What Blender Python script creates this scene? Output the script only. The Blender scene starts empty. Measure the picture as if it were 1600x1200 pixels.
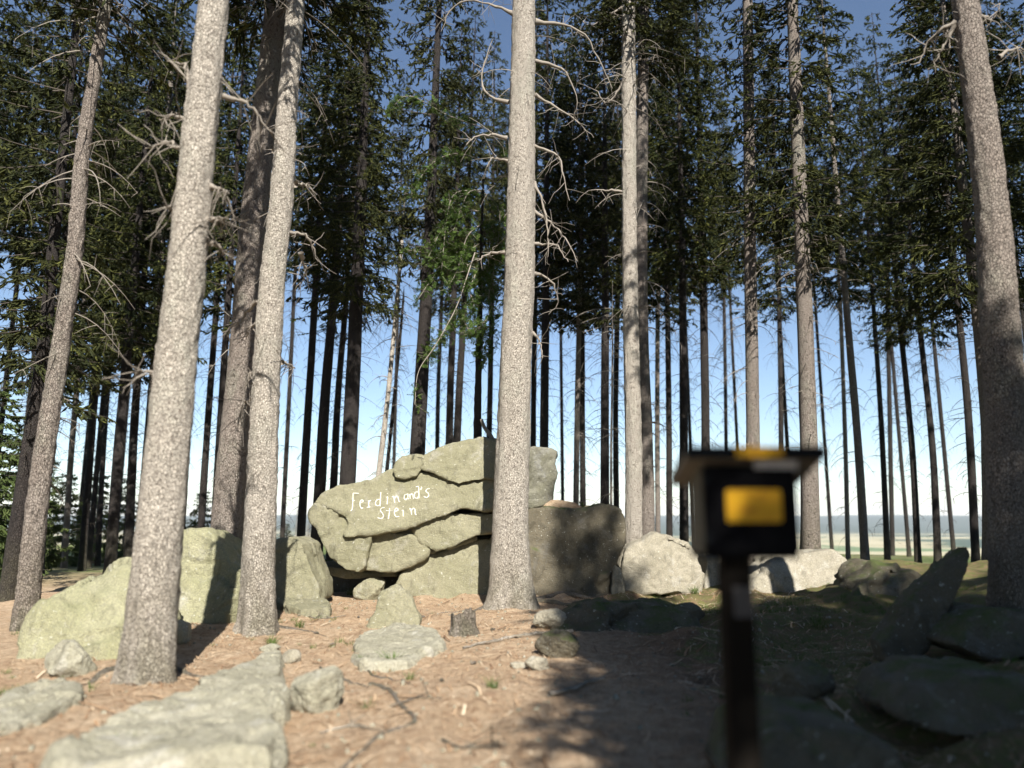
import bpy, bmesh, math, random
import numpy as np
from mathutils import Vector, Matrix
from mathutils.bvhtree import BVHTree
R = math.radians
random.seed(7); rng = np.random.default_rng(7)
S = bpy.context.scene; COL = S.collection

# ------------------------------------------------------------------ camera
CAMZ = 1.6; F = 1200.0; HORIZ = 805.0
P = math.atan((HORIZ - 600) / F)
cam_d = bpy.data.cameras.new('camera'); cam = bpy.data.objects.new('camera', cam_d); COL.objects.link(cam)
cam.location = (0, 0, CAMZ); cam.rotation_euler = (math.pi / 2 + P, 0, 0)
cam_d.sensor_width = 36; cam_d.lens = 27; cam_d.clip_start = 0.05; cam_d.clip_end = 30000
cam_d.dof.use_dof = True; cam_d.dof.focus_distance = 15.5; cam_d.dof.aperture_fstop = 0.55
S.camera = cam
# ------------------------------------------------------------------ light
SUN_EL = R(40); SUN_AZ = R(12.2)
sun_dir = Vector((math.sin(SUN_AZ) * math.cos(SUN_EL), -math.cos(SUN_AZ) * math.cos(SUN_EL), math.sin(SUN_EL)))
W = bpy.data.worlds.new('World'); S.world = W; W.use_nodes = True
wn = W.node_tree; wn.nodes.clear()
wo = wn.nodes.new('ShaderNodeOutputWorld'); wb = wn.nodes.new('ShaderNodeBackground'); sk = wn.nodes.new('ShaderNodeTexSky')
sk.sky_type = 'NISHITA'; sk.sun_disc = False; sk.sun_elevation = SUN_EL; sk.sun_rotation = math.pi - SUN_AZ
sk.altitude = 600; sk.air_density = 0.9; sk.dust_density = 0.0; sk.ozone_density = 1.0
wn.links.new(sk.outputs[0], wb.inputs[0]); wb.inputs[1].default_value = 0.068
wn.links.new(wb.outputs[0], wo.inputs[0])
sl = bpy.data.lights.new('sun', 'SUN'); sl.energy = 5.0; sl.angle = R(0.53); sl.color = (1.0, 0.95, 0.87)
so = bpy.data.objects.new('sun', sl); COL.objects.link(so); so.rotation_euler = sun_dir.to_track_quat('Z', 'Y').to_euler()
S.view_settings.view_transform = 'Standard'; S.view_settings.look = 'None'
S.view_settings.gamma = 1; S.view_settings.use_curve_mapping = False
S.view_settings.exposure = 1.15

# ------------------------------------------------------------------ maths helpers
CP, SP = math.cos(P), math.sin(P)
def pdir(px, py):
    a = (px - 800) / F; b = -(py - 600) / F
    return Vector((a, CP - b * SP, SP + b * CP))
def at(px, py, Y):
    d = pdir(px, py); return Vector((0, 0, CAMZ)) + d * (Y / d.y)

def _h(ix, iy, iz):
    n = (ix.astype(np.int64) * 374761393 + iy.astype(np.int64) * 668265263 + iz.astype(np.int64) * 2147483647 ^ 0x5bf03635) & 0xffffffff
    n = ((n ^ (n >> 13)) * 1274126177) & 0xffffffff
    n = ((n ^ (n >> 16)) * 2246822519) & 0xffffffff
    return ((n ^ (n >> 15)) & 0xffffff) / float(0xffffff) * 2 - 1
def vnoise(p):
    p = np.asarray(p, float); i = np.floor(p).astype(np.int64); f = p - i; f = f * f * f * (f * (f * 6 - 15) + 10)
    x, y, z = i[..., 0], i[..., 1], i[..., 2]; fx, fy, fz = f[..., 0], f[..., 1], f[..., 2]
    r = 0
    for dx in (0, 1):
        for dy in (0, 1):
            for dz in (0, 1):
                r = r + _h(x + dx, y + dy, z + dz) * (fx if dx else 1 - fx) * (fy if dy else 1 - fy) * (fz if dz else 1 - fz)
    return r
def fbm(p, o=4, l=2.03, g=0.5):
    p = np.asarray(p, float); s = 0; a = 1
    for k in range(o):
        s = s + a * vnoise(p + 17.3 * k); p = p * l; a *= g
    return s
def sst(a, b, x):
    t = np.clip((x - a) / (b - a), 0, 1); return t * t * (3 - 2 * t)

def height(x, y):
    x = np.asarray(x, float); y = np.asarray(y, float)
    q = np.stack([x, y, x * 0], -1)
    r = np.hypot(x, y)
    near = np.exp(-(r / 40) ** 2)
    z0 = 0.16 * np.exp(-((y - 15.35) / 0.55) ** 2) * sst(-2.3, -1.7, x) * (1 - sst(2.2, 2.8, x)) * (0.55 + 0.6 * vnoise(q * 2.3))
    z = z0 + 0.07 * fbm(q * 0.45, 3) * near
    z = z + 0.55 * sst(2.2, 7.5, x + 0.8 * vnoise(q * 0.5)) * sst(3, 7, y) * (1 - sst(16, 24, y))
    z = z + 0.16 * np.clip(fbm(q * 0.9 + 4, 3), -0.3, 1) * sst(0.8, 2.5, x) * (1 - sst(18, 24, y)) * near
    z = z + (0.018 * fbm(q * 3.1, 3) + 0.007 * fbm(q * 11, 2)) * (1 - sst(20, 30, r))
    z = z - 0.5 * sst(18, 34, y) - 58 * sst(34, 420, np.maximum(r - 6 * vnoise(q * 0.05), 0)) - 25 * sst(400, 1800, r)
    # low wooded rise on the left
    z = z + (1 - sst(-28, -12, x + 0.10 * y)) * (57 * sst(40, 420, r)) * (1 - sst(300, 900, r)) * 0.80
    far = sst(1500, 4500, r)
    z = z + far * (14 * fbm(q / 900.0, 3)) + 72 * sst(4500, 8500, r) * (1 + 0.22 * fbm(q / 1500.0 + 9, 3))
    return z
def hgt(x, y): return float(height(np.array([x]), np.array([y]))[0])
def gpt(px, py, off=0.0):
    d = pdir(px, py); t = 2.0; c = Vector((0, 0, CAMZ))
    while t < 80:
        p = c + d * t
        if p.z <= hgt(p.x, p.y): break
        t += 0.05 + t * 0.005
    p = c + d * t; return Vector((p.x, p.y, hgt(p.x, p.y) + off))

# ------------------------------------------------------------------ object helpers
def mesh_np(name, v, f, mat=None, smooth=True):
    v = np.asarray(v, dtype=np.float32); me = bpy.data.meshes.new(name)
    f = np.asarray(f, dtype=np.int32) if not isinstance(f, list) else f
    if isinstance(f, list):
        me.from_pydata([tuple(a) for a in v], [], f)
    else:
        n, k = f.shape
        me.vertices.add(len(v)); me.vertices.foreach_set('co', v.ravel())
        me.loops.add(n * k); me.loops.foreach_set('vertex_index', f.ravel())
        me.polygons.add(n); me.polygons.foreach_set('loop_start', np.arange(0, n * k, k, dtype=np.int32))
        me.polygons.foreach_set('loop_total', np.full(n, k, dtype=np.int32))
        me.update(calc_edges=True)
    if smooth: me.polygons.foreach_set('use_smooth', np.ones(len(me.polygons), dtype=bool))
    if mat: me.materials.append(mat)
    me.update(); return me
def link(name, me, parent=None, loc=None):
    o = bpy.data.objects.new(name, me); COL.objects.link(o)
    if parent: o.parent = parent
    if loc is not None: o.location = loc
    return o
def tag(o, label=None, cat=None, group=None, kind=None):
    if label: o['label'] = label
    if cat: o['category'] = cat
    if group: o['group'] = group
    if kind: o['kind'] = kind
    return o
def empty(name, loc, label, cat, group=None):
    o = bpy.data.objects.new(name, None); COL.objects.link(o); o.location = loc; o.empty_display_size = 0.3
    return tag(o, label, cat, group)

class Geo:
    def __init__(s): s.v = []; s.f = []; s.n = 0
    def add(s, v, f):
        s.v.append(np.asarray(v, float)); s.f.append(np.asarray(f, int) + s.n); s.n += len(v)
    def tube(s, pts, rad, sides=5, cap=True):
        pts = np.asarray(pts, float); n = len(pts); rad = np.broadcast_to(np.asarray(rad, float), (n,))
        t = np.gradient(pts, axis=0); t /= np.linalg.norm(t, axis=1)[:, None] + 1e-9
        ref = np.array([0, 0, 1.0]) if abs(t[0, 2]) < 0.8 else np.array([1.0, 0, 0])
        a = np.cross(t, ref); a /= np.linalg.norm(a, axis=1)[:, None] + 1e-9; b = np.cross(t, a)
        th = np.arange(sides) / sides * 2 * np.pi
        v = pts[:, None] + rad[:, None, None] * (np.cos(th)[None, :, None] * a[:, None] + np.sin(th)[None, :, None] * b[:, None])
        v = v.reshape(-1, 3); i = np.arange(n - 1)[:, None] * sides; j = np.arange(sides)[None]; k = (j + 1) % sides
        f = np.stack([i + j, i + k, i + sides + k, i + sides + j], -1).reshape(-1, 4)
        s.add(v, f)
    def mesh(s, name, mat, smooth=True):
        return mesh_np(name, np.concatenate(s.v), np.concatenate(s.f), mat, smooth)

def spline(pts, n):
    pts = np.asarray(pts, float)
    d = np.concatenate([[0], np.cumsum(np.linalg.norm(np.diff(pts[:, :3], axis=0), axis=1))])
    P0 = np.vstack([2 * pts[0] - pts[1], pts, 2 * pts[-1] - pts[-2]])
    out = []
    for u in np.linspace(0, d[-1], n):
        k = min(max(np.searchsorted(d, u) - 1, 0), len(pts) - 2); t = (u - d[k]) / (d[k + 1] - d[k] + 1e-9)
        a, b, c, e = P0[k], P0[k + 1], P0[k + 2], P0[k + 3]
        out.append(0.5 * ((2 * b) + (c - a) * t + (2 * a - 5 * b + 4 * c - e) * t * t + (-a + 3 * b - 3 * c + e) * t ** 3))
    return np.array(out)

# ------------------------------------------------------------------ materials
class NT:
    def __init__(s, name):
        s.m = bpy.data.materials.new(name); s.m.use_nodes = True; s.t = s.m.node_tree; s.b = s.t.nodes['Principled BSDF']
        s.tc = s.t.nodes.new('ShaderNodeTexCoord'); s.b.inputs['Specular IOR Level'].default_value = 0.25
    def N(s, ty, **k):
        n = s.t.nodes.new(ty)
        for a, b in k.items(): setattr(n, a, b)
        return n
    def L(s, a, b): s.t.links.new(a, b)
    def vec(s, scale=(1, 1, 1), src='Object'):
        m = s.N('ShaderNodeMapping'); m.inputs['Scale'].default_value = scale; s.L(s.tc.outputs[src], m.inputs[0]); return m.outputs[0]
    def pos(s, scale=(1, 1, 1)):
        g = s.N('ShaderNodeNewGeometry'); m = s.N('ShaderNodeMapping'); m.inputs['Scale'].default_value = scale; s.L(g.outputs['Position'], m.inputs[0]); return m.outputs[0]
    def noise(s, v, sc, det=4, rough=0.55, dist=0):
        n = s.N('ShaderNodeTexNoise'); n.inputs['Scale'].default_value = sc; n.inputs['Detail'].default_value = det
        n.inputs['Roughness'].default_value = rough; n.inputs['Distortion'].default_value = dist; s.L(v, n.inputs['Vector']); return n.outputs[0]
    def voro(s, v, sc, feat='F1', out=0):
        n = s.N('ShaderNodeTexVoronoi'); n.feature = feat; n.inputs['Scale'].default_value = sc; s.L(v, n.inputs['Vector']); return n.outputs[out]
    def ramp(s, f, stops):
        r = s.N('ShaderNodeValToRGB'); e = r.color_ramp.elements
        while len(e) < len(stops): e.new(0.5)
        for k, (p, c) in enumerate(stops):
            e[k].position = p; e[k].color = (c, c, c, 1) if isinstance(c, (int, float)) else (*c, 1)
        s.L(f, r.inputs[0]); return r.outputs[0]
    def mix(s, f, a, b, bt='MIX'):
        n = s.N('ShaderNodeMix', data_type='RGBA', blend_type=bt)
        for sock, val in ((n.inputs[0], f), (n.inputs[6], a), (n.inputs[7], b)):
            if hasattr(val, 'links'): s.L(val, sock)
            elif isinstance(val, (int, float)): sock.default_value = val
            else: sock.default_value = (*val, 1)
        return n.outputs[2]
    def math(s, op, a, b=0.0):
        n = s.N('ShaderNodeMath', operation=op)
        for sock, val in ((n.inputs[0], a), (n.inputs[1], b)):
            if hasattr(val, 'links'): s.L(val, sock)
            else: sock.default_value = val
        return n.outputs[0]
    def bump(s, h, st=0.5, dist=0.02):
        n = s.N('ShaderNodeBump'); n.inputs['Strength'].default_value = st; n.inputs['Distance'].default_value = dist; s.L(h, n.inputs['Height'])
        s.L(n.outputs[0], s.b.inputs['Normal']); return n
    def col(s, c, rough=0.8):
        if hasattr(c, 'links'): s.L(c, s.b.inputs['Base Color'])
        else: s.b.inputs['Base Color'].default_value = (*c, 1)
        s.b.inputs['Roughness'].default_value = rough; return s.m

def bark(name, light, mid, dark, sc=1.0, lichen=None):
    t = NT(name); v = t.vec((1, 1, 0.55)); big = t.noise(t.vec((1, 1, 0.3)), 2.2 * sc, 4)
    vd = t.N('ShaderNodeVectorMath', operation='ADD'); nn = t.N('ShaderNodeTexNoise'); nn.inputs['Scale'].default_value = 9 * sc; t.L(v, nn.inputs['Vector'])
    ms = t.N('ShaderNodeVectorMath', operation='SCALE'); ms.inputs['Scale'].default_value = 0.06; t.L(nn.outputs['Color'], ms.inputs[0]); t.L(v, vd.inputs[0]); t.L(ms.outputs[0], vd.inputs[1])
    pl = t.voro(vd.outputs[0], 46 * sc, 'DISTANCE_TO_EDGE'); pl2 = t.voro(vd.outputs[0], 46 * sc, 'F1', 1)
    fine = t.noise(v, 60 * sc, 3)
    crack = t.ramp(pl, [(0.0, 0.0), (0.13, 1.0)])
    c = t.mix(t.ramp(fine, [(0.35, 0.0), (0.65, 1.0)]), mid, light)
    sep = t.N('ShaderNodeSeparateColor'); t.L(pl2, sep.inputs[0])
    c = t.mix(t.math('MULTIPLY', sep.outputs[0], 0.22), c, dark)
    c = t.mix(t.ramp(big, [(0.42, 0.0), (0.62, 0.6)]), c, mid)
    if lichen: c = t.mix(t.ramp(t.noise(v, 1.6, 5, 0.7), [(0.5, 0.0), (0.66, 0.5)]), c, lichen)
    c = t.mix(t.ramp(crack, [(0.0, 0.45), (0.75, 1.0)]), dark, c)
    vs = t.ramp(t.noise(t.vec((1, 1, 0.12)), 14 * sc, 5, 0.7, 0.5), [(0.52, 0.0), (0.66, 0.45)]); c = t.mix(vs, c, mid)
    c = t.mix(t.ramp(t.noise(t.vec((1, 1, 2.2)), 1.1, 3, 0.6), [(0.45, 0.0), (0.7, 0.4)]), c, tuple(0.62 * a_ for a_ in light))
    damp = t.ramp(t.noise(t.vec((1.3, 1.3, 0.22)), 3.1 * sc, 5, 0.7, 0.4), [(0.36, 0.75), (0.5, 0.0)]); c = t.mix(damp, c, tuple(x * 0.9 for x in mid))
    flk = t.ramp(t.noise(t.vec((1, 1, 0.8)), 27 * sc, 4, 0.75), [(0.57, 0.0), (0.64, 0.8)]); c = t.mix(flk, c, dark)
    sz = t.N('ShaderNodeSeparateXYZ'); t.L(t.tc.outputs['Object'], sz.inputs[0]); c = t.mix(t.math('MULTIPLY', t.ramp(t.math('MULTIPLY', sz.outputs[2], 0.5), [(0.05, 0.75), (0.8, 0.0)]), t.ramp(t.noise(v, 5, 4, 0.7), [(0.35, 0.2), (0.6, 1.0)])), c, tuple(a_ * 0.5 + b_ * 0.5 for a_, b_ in zip(dark, (0.16, 0.15, 0.09))))
    hgt_ = t.math('ADD', t.math('MULTIPLY', crack, 0.7), t.math('MULTIPLY', fine, 0.5))
    t.bump(t.math('SUBTRACT', hgt_, t.math('MULTIPLY', flk, 0.6)), 1.0, 0.022); return t.col(c, 0.92)
M = {}
M['bark_grey'] = bark('bark_grey', (0.54, 0.49, 0.42), (0.42, 0.38, 0.325), (0.15, 0.122, 0.10), 0.95, (0.36, 0.37, 0.30))
M['bark_mid'] = bark('bark_mid', (0.34, 0.30, 0.26), (0.21, 0.175, 0.15), (0.06, 0.048, 0.04), 0.8, (0.25, 0.26, 0.2))
M['bark_shaded'] = bark('bark_shaded', (0.05, 0.041, 0.037), (0.032, 0.027, 0.025), (0.014, 0.012, 0.012), 0.7, (0.055, 0.055, 0.042))  # spruce bark with the canopy shade of far trunks put into its colour
M['bark_pale'] = bark('bark_pale', (0.55, 0.50, 0.43), (0.45, 0.40, 0.34), (0.22, 0.19, 0.16), 0.8)
t = NT('dead_wood'); M['dead'] = t.col(t.mix(t.noise(t.vec(), 8), (0.30, 0.27, 0.23), (0.17, 0.145, 0.12)), 0.9)
t = NT('dark_twig'); M['twig'] = t.col(t.mix(t.noise(t.vec(), 6), (0.09, 0.075, 0.06), (0.05, 0.042, 0.035)), 0.9)

def foliage(name, cols, trans=0.25):
    t = NT(name); g = t.N('ShaderNodeNewGeometry'); oi = t.N('ShaderNodeObjectInfo')
    a = t.ramp(g.outputs['Random Per Island'], [(0.0, cols[0]), (0.5, cols[1]), (1.0, cols[2])])
    n = t.noise(t.vec(), 0.9, 3); c = t.mix(t.ramp(n, [(0.4, 0.0), (0.65, 0.7)]), a, cols[3])
    c = t.mix(t.math('MULTIPLY', oi.outputs['Random'], 0.35), c, cols[4]); t.col(c, 0.8); t.b.inputs['Specular IOR Level'].default_value = 0.12
    tr = t.N('ShaderNodeBsdfTranslucent'); t.L(c, tr.inputs[0]); mx = t.N('ShaderNodeMixShader'); mx.inputs[0].default_value = trans
    out = t.t.nodes['Material Output']; t.L(t.b.outputs[0], mx.inputs[1]); t.L(tr.outputs[0], mx.inputs[2]); t.L(mx.outputs[0], out.inputs[0]); return t.m
M['needles'] = foliage('needles', [(0.014, 0.022, 0.010), (0.038, 0.047, 0.015), (0.15, 0.155, 0.04), (0.018, 0.028, 0.013), (0.055, 0.055, 0.025)], 0.22)  # canopy shade and sunlit olive highlights painted into the needle tones
M['young'] = foliage('young_needles', [(0.05, 0.085, 0.025), (0.085, 0.12, 0.035), (0.11, 0.14, 0.05), (0.06, 0.09, 0.03), (0.10, 0.11, 0.045)], 0.25)
M['leaf'] = foliage('rowan_leaf', [(0.035, 0.065, 0.015), (0.06, 0.10, 0.02), (0.12, 0.17, 0.04), (0.04, 0.075, 0.018), (0.06, 0.09, 0.025)], 0.3)
M['grass'] = foliage('grass_blade', [(0.07, 0.13, 0.03), (0.11, 0.17, 0.04), (0.16, 0.20, 0.07), (0.09, 0.13, 0.04), (0.16, 0.16, 0.07)], 0.3)

def rock(name, a, b, c, grey, moss=0.0, sc=1.0):
    t = NT(name); v = t.pos(); n1 = t.noise(v, 1.1 * sc, 6, 0.65, 0.3); n2 = t.noise(v, 5 * sc, 6, 0.7); n3 = t.noise(v, 45 * sc, 4, 0.7); sp = t.voro(v, 70 * sc)
    col = t.mix(t.ramp(n1, [(0.35, 0.0), (0.65, 1.0)]), a, b)
    col = t.mix(t.ramp(n2, [(0.45, 0.0), (0.68, 0.75)]), col, c)
    st = t.noise(t.pos((1.6, 1.6, 0.5)), 3.4 * sc, 6, 0.72, 0.6)
    col = t.mix(t.ramp(st, [(0.30, 0.75), (0.46, 0.0)]), col, tuple(x * 0.42 for x in c))
    col = t.mix(t.ramp(t.noise(v, 2.7 * sc, 5, 0.7, 0.5), [(0.55, 0.0), (0.66, 0.8)]), col, grey)
    col = t.mix(t.ramp(n3, [(0.38, 0.0), (0.6, 0.42)]), col, (0.10, 0.095, 0.075))
    col = t.mix(t.ramp(n3, [(0.60, 0.0), (0.78, 0.5)]), col, (0.62, 0.60, 0.52))
    col = t.mix(t.ramp(t.noise(v, 17 * sc, 3, 0.6), [(0.66, 0.0), (0.70, 0.55)]), col, (0.58, 0.58, 0.50))
    if moss:
        g = t.N('ShaderNodeNewGeometry'); sx = t.N('ShaderNodeSeparateXYZ'); t.L(g.outputs['Normal'], sx.inputs[0])
        f = t.math('MULTIPLY', t.ramp(sx.outputs[2], [(0.35, 0.0), (0.9, 1.0)]), t.ramp(t.noise(v, 2.6, 5, 0.7), [(0.45, 0.0), (0.6, moss)]))
        col = t.mix(f, col, (0.075, 0.10, 0.025))
    h = t.math('ADD', t.math('MULTIPLY', n2, 1.2), t.math('MULTIPLY', n3, 0.55)); h = t.math('ADD', h, t.math('MULTIPLY', sp, 0.25))
    t.bump(h, 0.9, 0.055); return t.col(col, 0.93)
M['rock'] = rock('granite_algae', (0.25, 0.24, 0.145), (0.34, 0.32, 0.215), (0.28, 0.265, 0.17), (0.38, 0.365, 0.295))
M['rock_moss'] = rock('granite_yellow_green', (0.32, 0.315, 0.175), (0.41, 0.395, 0.26), (0.35, 0.34, 0.21), (0.44, 0.425, 0.34), 0.2)
M['rock_grey'] = rock('granite_grey', (0.36, 0.34, 0.25), (0.47, 0.445, 0.35), (0.37, 0.35, 0.25), (0.52, 0.50, 0.43))
M['rock_column_shaded'] = rock('granite_column_shaded', (0.22, 0.215, 0.16), (0.29, 0.28, 0.235), (0.20, 0.195, 0.13), (0.29, 0.29, 0.28))  # pillar's grey granite, darkened in colour for the shade on its face
M['rock_pale'] = rock('granite_pale', (0.36, 0.325, 0.245), (0.45, 0.41, 0.325), (0.33, 0.30, 0.22), (0.48, 0.455, 0.39))
M['rock_shaded'] = rock('granite_brown_shaded', (0.12, 0.10, 0.065), (0.17, 0.145, 0.10), (0.11, 0.095, 0.065), (0.20, 0.185, 0.155), 0.9)  # brown mossy granite with deep shade worked into its colour
t = NT('white_paint'); M['paint'] = t.col(t.mix(t.ramp(t.noise(t.pos(), 40, 3), [(0.48, 0.0), (0.66, 0.75)]), (0.80, 0.80, 0.74), (0.45, 0.44, 0.34)), 0.7)

# ------------------------------------------------------------------ ground sheet
def axis(lo, hi, step, far, g=1.13):
    a = list(np.arange(lo, hi + step / 2, step)); s = step; x = a[-1]
    while x < far: s *= g; x += s; a.append(x)
    s = step; x = a[0]; b = []
    while x > -far: s *= g; x -= s; b.append(x)
    return np.array(b[::-1] + a)
gx = axis(-8.5, 8.5, 0.065, 11000, 1.11); gy = axis(3.6, 17.5, 0.065, 11000, 1.11)
XX, YY = np.meshgrid(gx, gy); ZZ = height(XX, YY)
nx, ny = len(gx), len(gy)
i = np.arange(nx - 1)[None] + np.arange(ny - 1)[:, None] * nx
gf = np.stack([i, i + 1, i + 1 + nx, i + nx], -1).reshape(-1, 4)
t = NT('forest_floor'); v = t.pos()
n1 = t.noise(v, 1.3, 6, 0.65); n2 = t.noise(v, 9, 6, 0.75); n3 = t.noise(v, 60, 4, 0.8); st = t.noise(t.pos((1, 0.35, 1)), 26, 5, 0.8, 1.2)
litter = t.mix(t.ramp(n1, [(0.35, 0.0), (0.65, 1.0)]), (0.58, 0.42, 0.27), (0.67, 0.52, 0.36))
litter = t.mix(t.ramp(n2, [(0.42, 0.0), (0.66, 0.85)]), litter, (0.36, 0.23, 0.14))
litter = t.mix(t.ramp(st, [(0.55, 0.0), (0.75, 0.7)]), litter, (0.58, 0.44, 0.30))
litter = t.mix(t.ramp(n3, [(0.32, 0.7), (0.46, 0.0)]), litter, (0.14, 0.085, 0.05))
litter = t.mix(t.ramp(t.noise(v, 3.3, 6, 0.75, 0.8), [(0.54, 0.0), (0.66, 0.55)]), litter, (0.34, 0.22, 0.14))
sx = t.N('ShaderNodeSeparateXYZ'); t.L(v, sx.inputs[0])
mossc = t.mix(n2, (0.08, 0.12, 0.025), (0.19, 0.22, 0.06))
rightm = t.ramp(t.math('ADD', t.math('MULTIPLY', sx.outputs[0], 0.22), n1), [(0.95, 0.0), (1.15, 0.8)])
leftm = t.ramp(t.math('ADD', t.math('MULTIPLY', sx.outputs[0], -0.12), t.noise(v, 1.9, 5, 0.7)), [(1.0, 0.0), (1.3, 0.4)])
soil = t.mix(t.ramp(t.noise(v, 2.3, 4), [(0.4, 0.0), (0.6, 1.0)]), (0.13, 0.085, 0.05), (0.26, 0.16, 0.095))
near = t.mix(t.ramp(t.math('MULTIPLY', sx.outputs[0], 0.5), [(0.45, 0.0), (1.0, 0.9)]), litter, soil)
near = t.mix(leftm, near, (0.26, 0.26, 0.10)); near = t.mix(t.math('MULTIPLY', rightm, t.ramp(n2, [(0.4, 0.2), (0.6, 1.0)])), near, mossc)
far1 = t.ramp(t.noise(t.pos((1, 1, 0)), 0.0016, 4, 0.5), [(0.40, (0.035, 0.06, 0.03)), (0.47, (0.045, 0.075, 0.03)), (0.50, (0.34, 0.30, 0.17)), (0.58, (0.42, 0.37, 0.23)), (0.62, (0.11, 0.16, 0.055))])
mid1 = t.ramp(t.noise(v, 0.11, 6, 0.7), [(0.36, (0.07, 0.11, 0.03)), (0.5, (0.14, 0.17, 0.055)), (0.62, (0.24, 0.21, 0.11)), (0.7, (0.30, 0.26, 0.17))])
dist = t.N('ShaderNodeVectorMath', operation='LENGTH'); t.L(v, dist.inputs[0])
c = t.mix(t.ramp(t.math('MULTIPLY', dist.outputs['Value'], 0.01), [(0.19, 0.0), (0.30, 1.0)]), near, mid1)
c = t.mix(t.ramp(t.math('MULTIPLY', dist.outputs['Value'], 0.001), [(0.30, 0.0), (0.55, 1.0)]), c, far1)
fall = t.ramp(t.math('MULTIPLY', dist.outputs['Value'], 0.00012), [(0.48, 0.0), (0.6, 1.0)]); c = t.mix(fall, c, (0.04, 0.06, 0.035))
t.bump(t.math('ADD', n2, t.math('ADD', t.math('MULTIPLY', n3, 0.5), st)), 1.0, 0.05); M['ground'] = t.col(c, 0.95)
g = link('ground', mesh_np('ground', np.stack([XX, YY, ZZ], -1).reshape(-1, 3), gf, M['ground'])); g['kind'] = 'structure'
bm = bmesh.new(); bmesh.ops.create_cube(bm, size=1); me = bpy.data.meshes.new('haze'); bm.to_mesh(me); bm.free()
hz = link('haze', me, None, (0, 0, -60)); hz.scale = (30000, 30000, 400); hz['kind'] = 'stuff'
t = NT('air'); t.t.nodes.remove(t.b); pv = t.N('ShaderNodeVolumePrincipled'); pv.inputs['Color'].default_value = (0.86, 0.92, 1.0, 1); pv.inputs['Density'].default_value = 7.5e-5; pv.inputs['Anisotropy'].default_value = 0.0
t.L(pv.outputs[0], t.t.nodes['Material Output'].inputs['Volume']); me.materials.append(t.m)

# ------------------------------------------------------------------ spruce parts shared between trees
def crown_mesh(name, seed, length, rad, mat, base_prof=0.55, dens=1.0, droop=0.38):
    r = np.random.default_rng(seed); V = []; wood = Geo(); n = 0
    z = 0.0; c0 = []; dirs = []; lens = []; wid = []
    while z < length - 0.25:
        u = z / length
        Rz = rad * (base_prof + (1 - base_prof) * min(u / 0.22, 1)) * (1 - u) ** 0.72 + 0.12
        nb = int(r.integers(4, 7)); ph0 = r.uniform(0, 6.28)
        for k in range(nb):
            ph = ph0 + k * 6.283 / nb + r.normal(0, 0.22); L = Rz * r.uniform(0.6, 1.15); dr = droop * r.uniform(0.5, 1.3) * (1 - 0.6 * u)
            if r.random() > dens + 0.25: continue
            tt = np.linspace(0, 1, 6); e = np.array([math.cos(ph), math.sin(ph)])
            side = np.array([-e[1], e[0], 0]); bz = z + r.uniform(-.18, .18)
            wob = r.normal(0, 0.06)
            def bp(t): return np.stack([e[0] * L * t + side[0] * wob * t * L, e[1] * L * t + side[1] * wob * t * L, bz - dr * L * t ** 1.25 + 0.16 * L * t ** 3], -1)
            wood.tube(bp(tt), 0.018 * (1 - tt * 0.8) * (0.6 + L / 3), 3)
            m = int(L / 0.085 * dens) + 3; ts = r.uniform(0.12, 1.0, m) ** 0.85; o = bp(ts)
            sgn = np.where(r.random(m) < .5, 1, -1.); fw = np.array([e[0], e[1], 0.0])
            ll = (0.30 * L * (1.05 - ts) + 0.16) * r.uniform(0.6, 1.3, m)
            d = side[None] * sgn[:, None] * r.uniform(0.5, 1, m)[:, None] + fw[None] * r.uniform(0.3, .9, m)[:, None]; d[:, 2] += r.normal(-0.38, 0.25, m)
            d /= np.linalg.norm(d, axis=1)[:, None]
            c0.append(o); dirs.append(d); lens.append(ll); wid.append(r.uniform(0.020, 0.036, m))
        z += r.uniform(0.26, 0.42)
    c0 = np.concatenate(c0); d = np.concatenate(dirs); L = np.concatenate(lens); w = np.concatenate(wid)
    # sub twigs hanging off each twig
    rep = 5; k = len(c0); tpos = r.uniform(0.25, 1, (k, rep)); sd = r.normal(0, 1, (k, rep, 3)); sd[..., 2] -= 0.5
    sd = sd / np.linalg.norm(sd, axis=-1)[..., None] * 0.8 + d[:, None] * 0.7
    c1 = (c0[:, None] + d[:, None] * (L[:, None] * tpos)[..., None]).reshape(-1, 3); d1 = sd.reshape(-1, 3); d1 /= np.linalg.norm(d1, axis=1)[:, None]
    L1 = np.repeat(L, rep) * r.uniform(0.35, 0.6, k * rep); w1 = np.repeat(w, rep) * 0.8
    c0 = np.concatenate([c0, c1]); d = np.concatenate([d, d1]); L = np.concatenate([L, L1]); w = np.concatenate([w, w1])
    a = np.cross(d, r.normal(0, 1, d.shape)); a /= np.linalg.norm(a, axis=1)[:, None]; b = np.cross(d, a)
    vs = []; fs = []; base = 0
    for ax in (a, b):
        p0 = c0; p1 = c0 + d * (L * 0.45)[:, None]; p1[:, 2] -= 0.02; p2 = c0 + d * L[:, None]; p2[:, 2] -= 0.06 * L
        q = np.stack([p0, p1 - ax * w[:, None], p2, p1 + ax * w[:, None]], 1).reshape(-1, 3); vs.append(q)
        fs.append(np.arange(len(q)).reshape(-1, 4) + base); base += len(q)
    v = np.concatenate(vs + wood.v); f = np.concatenate(fs + [x + base for x in wood.f])
    me = mesh_np(name, v, f, mat, False); me.materials.append(M['twig'])
    mi = np.zeros(len(f), dtype=np.int32); mi[len(c0) * 2:] = 1; me.polygons.foreach_set('material_index', mi); return me
SHADE = crown_mesh('spruce_crown', 61, 12.5, 2.5, M['needles'], .85, 1.55)
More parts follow.
